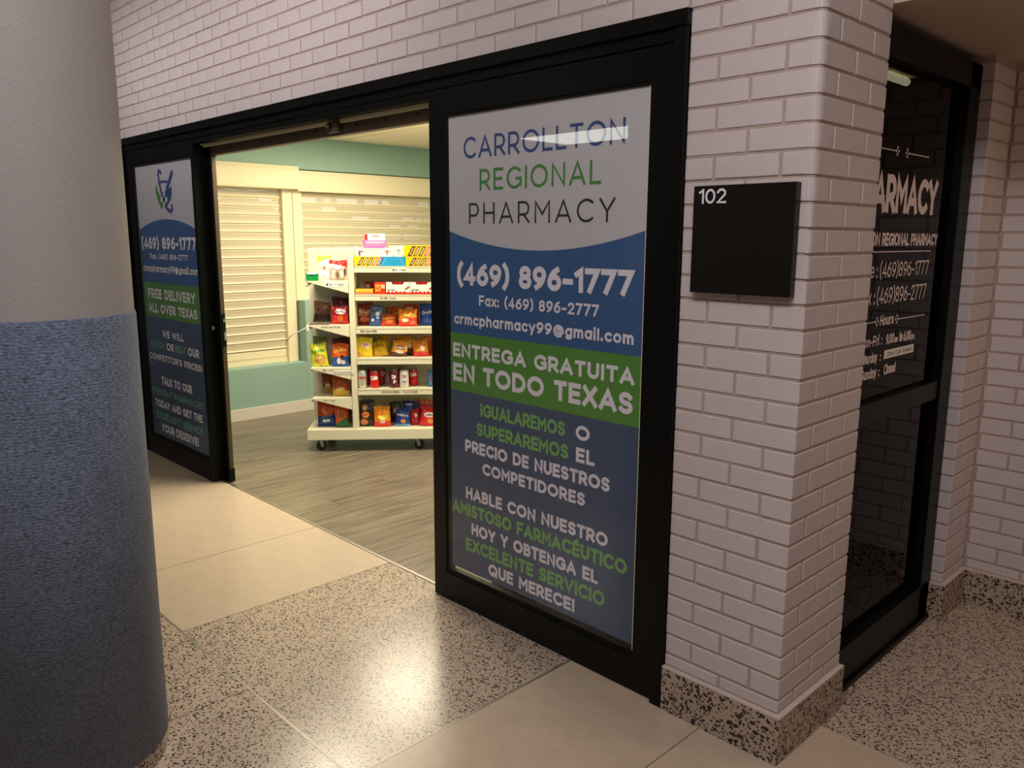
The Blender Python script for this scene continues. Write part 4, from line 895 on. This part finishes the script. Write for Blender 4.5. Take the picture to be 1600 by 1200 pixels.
make_bag(BN, 'red chip bag with pale top in the back row of the bottom deck', .764, .140, .165, .120, .168, [(.82, 0, (176, 38, 36)), (2, 0, (226, 120, 96))], [(0, .62, .5, .06, (230, 200, 190))], lean=.1, seed=24)
GL = 'snack bags on the end shelves'
make_bag('snack_bag', 'white snack bag with orange sunflower and yellow top, top end shelf', .064, .10, 1.22, .100, .166, [(.82, .08, (236, 236, 226)), (2, 0, (226, 216, 40))], [(0, .50, .34, .13, (240, 236, 216)), (0, .50, .24, .09, (226, 140, 96)), (-.55, .28, .3, .05, (60, 190, 160))], [], t=.04, lean=.08, group=GL, seed=25, cat='snack bag')
make_bag('snack_bag', 'clear bag of wrapped sweets with red header, top end shelf', .167, .03, 1.22, .133, .140, [(.62, .02, (186, 172, 156)), (.74, -.1, (236, 222, 214)), (2, 0, (206, 32, 36))], [(-.5, .3, .18, .22, (230, 222, 212)), (-.05, .28, .16, .22, (120, 100, 84)), (.4, .32, .18, .22, (222, 212, 200)), (.0, .6, .3, .08, (246, 240, 236)), (.75, .4, .1, .2, (84, 66, 56))], lean=.14, group=GL, seed=26, cat='snack bag')
make_bag('snack_bag', 'small white sweet bag slumped beside the green box, top end shelf', .066, -.015, 1.22, .074, .062, [(2, 0, (226, 218, 206))], [(.1, .5, .4, .2, (196, 180, 160))], t=.03, roll=.12, lean=.3, group=GL, seed=27, cat='snack bag')
make_bag(BN, 'dull brown ridged chip bag, left on the second end shelf', .025, .13, .913, .122, .150, [(.42, .0, (70, 50, 40)), (2, 0, (146, 104, 56))], [(0, .52, .8, .18, (96, 52, 46))], [('Ruffles', 0, .54, 1.3, .17, (150, 100, 90), .12)], roll=.06, lean=.05, group=GL, seed=28)
make_bag(BN, 'red and maroon chip bag with white word, front of the second end shelf', .168, .015, .913, .125, .130, [(.5, .1, (196, 36, 34)), (2, 0, (150, 26, 34))], [(.1, .30, .36, .17, (214, 100, 40)), (.15, .66, .66, .14, (240, 226, 222))], [('Doritos', .15, .67, 1.1, .14, (70, 26, 28), -.1)], lean=.12, group=GL, seed=29)
make_bag(BN, 'dark maroon chip bag in the back row of the second end shelf', .158, .14, .913, .122, .180, [(2, 0, (96, 22, 26))], [], lean=.04, group=GL, seed=30)
make_bag(BN, 'lime yellow onion ring bag with green word, third end shelf', .022, .012, .61, .122, .166, [(2, 0, (226, 222, 50))], [(.12, .32, .6, .22, (178, 120, 50)), (.12, .32, .5, .18, (240, 200, 130)), (-.1, .3, .16, .06, (200, 140, 60)), (.32, .28, .16, .06, (200, 140, 60))], [('Funyuns', -.05, .68, 1.4, .14, (60, 150, 40), .08)], roll=-.10, lean=.1, group=GL, seed=31)
make_bag(BN, 'olive green bag in the back row behind the lime yellow bag', .004, .145, .61, .100, .200, [(2, 0, (120, 120, 40))], [(0, .75, .4, .08, (150, 150, 60))], lean=.02, group=GL, seed=32)
make_bag(BN, 'orange topped chip bag with blue bottom, front of the third end shelf', .163, .012, .61, .125, .163, [(.42, .04, (30, 92, 170)), (2, 0, (226, 100, 26))], [(-.1, .25, .26, .14, (240, 236, 226)), (.3, .4, .24, .12, (60, 40, 50)), (.4, .2, .24, .1, (230, 230, 226))], [('Cheetos', .1, .72, 1.2, .14, (250, 190, 70), .14)], lean=.08, group=GL, seed=33)
make_bag(BN, 'dark rust chip bag in the back row of the third end shelf', .152, .145, .61, .124, .190, [(2, 0, (120, 44, 24))], [], lean=.02, group=GL, seed=34)
make_bag(BN, 'rust brown chip bag with yellow bottom, fourth end shelf', .162, .022, .393, .124, .150, [(.32, -.05, (214, 170, 50)), (2, 0, (176, 80, 30))], [(.0, .34, .5, .09, (226, 200, 120))], [], roll=-.05, lean=.1, group=GL, seed=35)
make_bag(BN, 'small rust and cream bag at the rear of the fourth end shelf', .046, .145, .393, .080, .140, [(.3, 0, (190, 150, 80)), (2, 0, (150, 64, 34))], [(.1, .42, .5, .1, (220, 190, 130))], lean=.03, group=GL, seed=36)
make_bag(BN, 'orange chip bag with dark blue bottom, left on the bottom end deck', .046, .045, .165, .130, .195, [(.42, .02, (28, 66, 132)), (2, 0, (186, 74, 30))], [(-.3, .62, .26, .1, (220, 110, 60)), (-.2, .22, .24, .06, (226, 226, 230)), (.25, .24, .22, .05, (220, 226, 236))], lean=.06, group=GL, seed=37)
make_bag(BN, 'orange chip bag with green bottom beside the post, bottom end deck', .168, .012, .165, .104, .150, [(.34, .12, (40, 110, 56)), (2, 0, (222, 100, 34))], [(0, .58, .4, .13, (170, 90, 40))], [], roll=-.12, lean=.14, group=GL, seed=38)
make_bag(BN, 'rusty red chip bag in the back row of the bottom end deck', .160, .15, .165, .106, .165, [(2, 0, (150, 52, 28))], [], lean=.03, group=GL, seed=39)

# picture of orange triangles on the royal blue bag (printed on its front)
# soda cans
def make_can(label, s, d, col, words=(), wcol=WH, lower=None, turn=0.0, h=.122, rr=.033):
    root = empty('soda_can', W(s, d, .458), PH + turn); tag(root, label, 'soda can', 'soda cans on the fifth shelf')
    m1 = pmat(col, .25) if col != 'silver' else mat('can_silver', (214, 210, 204), .3, .55)
    m2 = pmat(lower, .25) if lower else m1
    q = MB(); q.lathe([(0.0, .004), (rr * .72, .001), (rr * .82, .0), (rr, .009), (rr, h * .40)], m2, 28); q.lathe([(rr, h * .40), (rr, h * .82), (rr * .93, h * .87), (rr * .84, h * .955)], m1, 28); q.obj('body', root)
    q = MB(); q.lathe([(rr * .84, h * .955), (rr * .86, h * .985), (rr * .83, h), (rr * .77, h * .98), (rr * .74, h * .955), (0, h * .955)], STEEL, 28)
    q.tube([(-.006, -.004, h * .965), (0, -.011, h * .97), (.006, -.004, h * .965), (0, .004, h * .965)], .0014, STEEL, 6); q.obj('lid', root)
    for (txt, z0, z1, span, c, ang, xo) in words:
        v, fc = text2d(txt, -span / 2, span / 2, z0, z1, weight=.22, gap=.1, seg=.004, angle=ang)
        q = MB(); q.add([((rr + .0007) * sin(x / rr + xo), -(rr + .0007) * cos(x / rr + xo), z) for x, z in v], fc, pmat(c)); q.obj('lettering', root)
RED = (200, 26, 30)
make_can('silver diet cola can with red letters, leftmost on the fifth shelf', .315, .004, 'silver', [('coke', .066, .088, .055, RED, 0, .12)], h=.132)
make_can('bright red cola can with white script, second in the front row', .401, .006, (190, 34, 34), [('Cola', .058, .090, .052, WH, .12, 0)], lower=(222, 24, 28))
make_can('red cola can behind the first red can, left one of two', .366, .135, (150, 28, 28), [], rr=.030)
make_can('red cola can with white stroke behind the first red can, right one of two', .436, .125, (156, 28, 30), [('Co', .070, .100, .04, (226, 170, 170), .5, .7)], rr=.032)
make_can('maroon soda can with white letters, middle of the front row', .541, .004, (96, 22, 28), [('Dr', .066, .096, .030, WH, .08, .05), ('P', .030, .058, .020, WH, 0, .2)], h=.130)
make_can('white soda can with faint maroon letters beside the maroon can', .613, .004, (222, 214, 208), [('Dr', .072, .096, .034, (170, 90, 96), .05, .05), ('diet', .040, .052, .030, (110, 90, 96), 0, .05)], h=.130)
make_can('maroon soda can in the back row behind the maroon front can', .528, .135, (110, 24, 30), [], rr=.030)
make_can('red soda can in the back row behind the white can', .592, .145, (168, 28, 30), [], rr=.031)
make_can('red cola can standing alone right of the white can', .676, .085, (206, 28, 30), [('Cola', .070, .098, .050, (246, 214, 214), .15, 0)], lower=(222, 24, 28))
make_can('slim blue and silver energy drink can at the door edge, fifth shelf', .809, .030, (34, 110, 170), [('I', .02, .11, .010, (214, 214, 220), .2, -.4), ('x', .045, .075, .026, RED, 0, .1)], rr=.028, h=.130)

# boxes and trays
def gbox(name, label, cat, s0, s1, d0, d1, z0, h, m, group=None, bevel=.0012):
    root = empty(name, W((s0 + s1) / 2, (d0 + d1) / 2, z0 + .0008), PH); tag(root, label, cat, group)
    w2, d2 = (s1 - s0) / 2, (d1 - d0) / 2
    q = MB(); q.box(-w2, w2, -d2, d2, 0, h, m); q.obj('carton', root, bevel=bevel)
    return root, w2, d2
YEL = pmat((250, 204, 16)); BRN = (98, 52, 36)
def sweet_box(label, s0, s1, z0, h, d0=-.045, d1=.09):
    root, w2, d2 = gbox('candy_box', label, 'candy box', s0, s1, d0, d1, z0, h, YEL, 'yellow candy boxes on the top shelf')
    cols = [(98, 52, 36), (150, 110, 60), (110, 100, 50), (222, 110, 96), (130, 96, 140)]
    for k, c in enumerate(cols):
        x = -w2 * .78 + k * w2 * .36
        q = MB(); q.add([(x, -d2 - .0006, h * .06), (x + w2 * .26, -d2 - .0006, h * .06), (x + w2 * .60, -d2 - .0006, h * .94), (x + w2 * .34, -d2 - .0006, h * .94)], [(0, 1, 2, 3)], pmat(c))
        for t in (.22, .40, .58, .76):      # pale print along the bar
            cx_ = x + w2 * .13 + w2 * .34 * t; cz_ = h * (.06 + .88 * t)
            q.add([(cx_ - .005, -d2 - .001, cz_ - .003), (cx_ + .004, -d2 - .001, cz_ - .004), (cx_ + .006, -d2 - .001, cz_ + .003), (cx_ - .003, -d2 - .001, cz_ + .004)], [(0, 1, 2, 3)], pmat((246, 226, 190)))
        q.obj('printed_bar', root)
    q = MB(); q.box(-w2, w2, -d2 - .0008, -d2, h - .004, h, pmat((255, 226, 60))); q.obj('front_edge', root)
sweet_box('yellow candy box with slanted bars beside the post, top shelf', .288, .465, 1.322, .064)
sweet_box('lower yellow candy box of the stack by the door, top shelf', .642, .836, 1.322, .062)
sweet_box('upper yellow candy box of the stack by the door, top shelf', .632, .834, 1.386, .078)
root, w2, d2 = gbox('sweet_packet', 'white packet with brown stripes lying on the left yellow candy box', 'sweet packet', .296, .356, -.02, .08, 1.387, .040, pmat(WH))
q = MB(); q.box(-w2 * .3, w2 * .1, -d2 - .0006, -d2, .004, .036, pmat(BRN)); q.box(-w2 * .3, w2 * .9, -d2 - .0006, -d2, .030, .038, pmat((90, 70, 60))); q.obj('printed_stripe', root)
bt = empty('counter_tray', W(.554, .022, 1.3228), PH); tag(bt, 'sky blue cardboard tray in the middle of the top shelf', 'tray')
BLU = pmat((44, 152, 206)); q = MB(); q.box(-.086, .086, -.064, -.061, 0, .064, BLU); q.obj('front_panel', bt)
q = MB(); q.box(-.086, -.083, -.061, .061, 0, .050, BLU); q.box(.083, .086, -.061, .061, 0, .050, BLU); q.box(-.083, .083, .058, .061, 0, .075, BLU); q.box(-.083, .083, -.061, .058, 0, .003, BLU); q.obj('tray_body', bt)
q = MB()
for sx in (-1, 1): q.add([(sx * .080, -.0646, .004), (sx * .077, -.0646, .004), (sx * .044, -.0646, .056), (sx * .047, -.0646, .056)], [(0, 1, 2, 3)], pmat((150, 206, 232)))
q.obj('printed_line', bt)
for s0, s1, hh, lab, c in ((.474, .553, .112, 'white packet with orange cross standing in the blue tray, left', (222, 96, 60)), (.560, .624, .121, 'white packet with grey print standing in the blue tray, right', (160, 170, 190))):
    root, w2, d2 = gbox('sweet_packet', lab, 'sweet packet', s0, s1, -.01, .05, 1.3262, hh, pmat(WH))
    q = MB(); q.box(-w2 * .1, w2 * .1, -d2 - .0006, -d2, hh * .62, hh * .95, pmat(c)); q.box(-w2 * .5, w2 * .5, -d2 - .0006, -d2, hh * .82, hh * .88, pmat(c)); q.obj('printed_mark', root)
root, w2, d2 = gbox('candy_box', 'flat yellow and orange candy box lying left on the second shelf', 'candy box', .290, .412, -.045, .05, 1.127, .036, pmat((232, 170, 60)), 'boxes on the second shelf')
q = MB(); q.box(-w2, w2, -d2 - .0006, -d2, .0, .014, pmat((226, 130, 90))); q.box(-w2, w2, -d2 - .0006, -d2, .022, .030, pmat((246, 210, 60))); q.obj('printed_stripe', root)
root, w2, d2 = gbox('candy_box', 'dark red upright box behind the flat yellow box', 'candy box', .342, .412, .07, .13, 1.127, .082, pmat((126, 30, 24)), 'boxes on the second shelf')
q = MB(); q.box(-w2 * .8, w2 * .1, -d2 - .0006, -d2, .038, .062, pmat((216, 190, 180))); q.obj('printed_mark', root)
root, w2, d2 = gbox('candy_box', 'red orange candy box with yellow lettering, second shelf', 'candy box', .421, .497, -.04, .06, 1.127, .082, pmat((216, 58, 30)), 'boxes on the second shelf')
q = MB(); text_y(q, -d2 - .0008, pmat((250, 190, 70)), 'KIT', -w2 * .8, w2 * .15, .045, .068, weight=.22, gap=.1); text_y(q, -d2 - .0008, pmat((250, 190, 70)), 'KAT', -w2 * .8, w2 * .15, .018, .040, weight=.22, gap=.1); q.obj('lettering', root)
q = MB(); q.box(w2 * .2, w2 * .9, -d2 - .0006, -d2, .040, .066, pmat((206, 196, 140))); q.obj('price_sticker', root)
for k, (s0, lab) in enumerate(((.502, 'white display box of chocolate bars with red base, left of two'), (.668, 'white display box of chocolate bars with red base, right of two by the door'))):
    w_ = .163; root = empty('candy_box', W(s0 + w_ / 2, .012, 1.1278), PH); tag(root, lab, 'candy box', 'boxes on the second shelf')
    h = .084; w2 = w_ / 2
    q = MB(); q.prism([(-w2, 0), (w2, 0), (w2, h), (w2 * .55, h), (w2 * .42, h * .80), (-w2 * .42, h * .80), (-w2 * .55, h), (-w2, h)], 1, -.055, -.0535, pmat(WH)); q.obj('front_panel', root)
    q = MB(); q.box(-w2, -w2 + .0015, -.0535, .055, 0, h, pmat(WH)); q.box(w2 - .0015, w2, -.0535, .055, 0, h, pmat(WH)); q.box(-w2, w2, .0535, .055, 0, h, pmat(WH)); q.box(-w2, w2, -.0535, .0535, 0, .002, pmat(WH)); q.obj('box_body', root)
    for j in range(4): q = MB(); q.box(-w2 * .8 + j * w2 * .4, -w2 * .8 + j * w2 * .4 + w2 * .36, -.048 + .012 * (j % 2), .045, .003, .086, pmat((168, 36, 26))); q.obj('chocolate_bar', root, bevel=.002)
    q = MB(); q.box(-w2, w2, -.0557, -.055, 0, .012, pmat((206, 44, 34)))
    for j in range(5): q.cyl((-w2 * .8 + j * w2 * .34, -.0554, .012), .010 - .002 * (j % 2), 1, .0008, pmat((206, 44, 34)), 14)
    q.obj('printed_base', root)
    q = MB(); text_y(q, -.0556, pmat((60, 50, 48)), 'kinder', -w2 * .86, -w2 * .2, .024, .036, weight=.2, gap=.12)
    v, fc = text2d('I', 0, .010, 0, .034, weight=.3, angle=-.9); q.add([(w2 * .74 + x, -.0558, .026 + z) for x, z in v], fc, pmat((150, 84, 50))); q.obj('lettering', root)
gbt = empty('sweet_box', W(-.004, -.012, 1.2208), PH); tag(gbt, 'small green open box with white lid edge, left end of the top end shelf', 'sweet box')
GRN = pmat((20, 140, 70)); q = MB(); q.prism([(-.036, 0), (.036, 0), (.048, .048), (.026, .048), (.022, .036), (-.022, .036), (-.028, .048), (-.044, .048)], 1, -.034, -.031, GRN); q.box(-.036, .036, -.031, .034, 0, .003, GRN); q.box(-.040, -.037, -.031, .034, 0, .044, GRN); q.box(.037, .040, -.031, .034, 0, .044, GRN); q.box(-.037, .037, .031, .034, 0, .044, GRN); q.obj('tray_body', gbt)
q = MB(); q.box(-.034, .034, -.026, .028, .042, .056, pmat(WH)); q.obj('white_sachet', gbt, bevel=.003)
# pink basket with a white box in it
bk = empty('basket', W(.396, .36, 1.4408), PH); tag(bk, 'pink slotted plastic basket on top of the snack shelf', 'basket')
PNK = mat('pink_plastic', (244, 92, 178), .35)
q = MB(); q.box(-.072, .072, -.046, .046, 0, .004, PNK); q.obj('floor_plate', bk)
q = MB()
for y in (-.054, .050): q.box(-.086, .086, y, y + .004, .049, .057, PNK)
for x in (-.086, .082): q.box(x, x + .004, -.054, .054, .049, .057, PNK)
q.obj('rim', bk, bevel=.001)
for sgn in (-1, 1):
    for k in range(12):
        t = -1 + 2 * k / 11
        q = MB(); q.add([(t * .070 - .0025, sgn * .045, .003), (t * .070 + .0025, sgn * .045, .003), (t * .081 + .0028, sgn * .0515, .051), (t * .081 - .0028, sgn * .0515, .051), (t * .070 - .0025, sgn * .043, .003), (t * .070 + .0025, sgn * .043, .003), (t * .081 + .0028, sgn * .0495, .051), (t * .081 - .0028, sgn * .0495, .051)],
                        [(0, 1, 2, 3), (7, 6, 5, 4), (0, 3, 7, 4), (1, 5, 6, 2)], PNK); q.obj('slat', bk)
q = MB()
for z0, z1, e in ((.004, .016, .0), (.024, .028, .3)):
    q.box(-.073 - .01 * e, .073 + .01 * e, -.047 - .006 * e, -.044 - .006 * e, z0, z1, PNK)
for sx in (-1, 1): q.prism([(sx * .071, .003), (sx * .074, .003), (sx * .085, .051), (sx * .082, .051)], 1, -.048, .048, PNK)
q.obj('side_wall', bk)
root, w2, d2 = gbox('medicine_box', 'white box with red end standing in the pink basket', 'box', .326, .470, .335, .385, 1.4455, .098, pmat(WH))
q = MB(); q.box(-w2, -w2 * .72, -d2 - .0006, -d2, .05, .096, pmat((214, 40, 60))); q.box(-w2 * .3, w2 * .5, -d2 - .0008, -d2, .078, .084, pmat((150, 60, 60))); q.box(-w2 * .2, w2 * .3, -d2 - .0008, -d2, .066, .070, pmat((190, 150, 150))); q.obj('printed_mark', root)
ct = empty('small_tray', W(.555, .33, 1.4408), PH); tag(ct, 'low cream tray of small sachets right of the pink basket', 'tray')
q = MB(); q.box(-.056, .056, -.03, .03, 0, .010, pmat((236, 214, 160))); q.obj('tray_body', ct, bevel=.001)
for k in range(8): q = MB(); q.box(-.054 + k * .0138, -.043 + k * .0138, -.026, .026, .010, .020, pmat((246, 232, 196))); q.obj('sachet', ct, bevel=.001)
# grey cardboard sheet on the second end shelf and the white cord tied to it
q = MB(); q.box(-.075, .075, -.06, .06, 0, .012, pmat((120, 104, 96)))
gs = q.obj('cardboard_tray', bevel=.001, loc=W(.024, .022, .9138)); gs.rotation_euler = (0, 0, PH); tag(gs, 'flat grey cardboard tray lying in front of the dull brown chip bag', 'tray')
CORD = mat('white_cord', (236, 230, 216), .5)
q = MB(); pts = [W(-.036 + .02 * sin(.0), -.056, .925), W(-.050, -.062, .905), W(-.060, -.064, .893), W(-.085, -.063, .882), W(-.115, -.058, .866), W(-.15, -.05, .852), W(-.20, -.03, .80)]
q.tube(pts, .0035, CORD, 8); q.tube([W(-.044, -.060, .912), W(-.042, -.064, .895), W(-.036, -.062, .868), W(-.043, -.062, .860), W(-.048, -.062, .872), W(-.046, -.063, .890)], .0045, CORD, 8)
cd = q.obj('cord'); tag(cd, 'white cord knotted to the left corner of the second end shelf', 'cord')
# board and pale sheets added to give lit patches behind the shutter holes
nb = empty('patch_board', (-6.30, 0.3, 1.35)); tag(nb, 'added board of pale sheets for the bright patches seen through the shutter holes', 'patch board')
q = MB(); q.box(-.03, 0, 0, 4.2, 0, 0.75, DARKW); q.obj('board', nb)
PAP = mat('pale_patch_sheet', (225, 232, 248), .7); rnd = random.Random(5)
for row, (z0, hh, p) in enumerate(((.59, .09, .85), (.50, .055, .62), (.42, .05, .45), (.33, .05, .5), (.25, .05, .4), (.14, .06, .25), (.03, .07, .2))):
    y = 0.05
    while y < 4.0:
        wd = rnd.uniform(.06, .26)
        if rnd.random() < p:
            q = MB(); q.box(0, .003, y, y + wd, z0, z0 + hh, PAP); q.obj('paper', nb)
        y += wd + rnd.uniform(.02, .10)
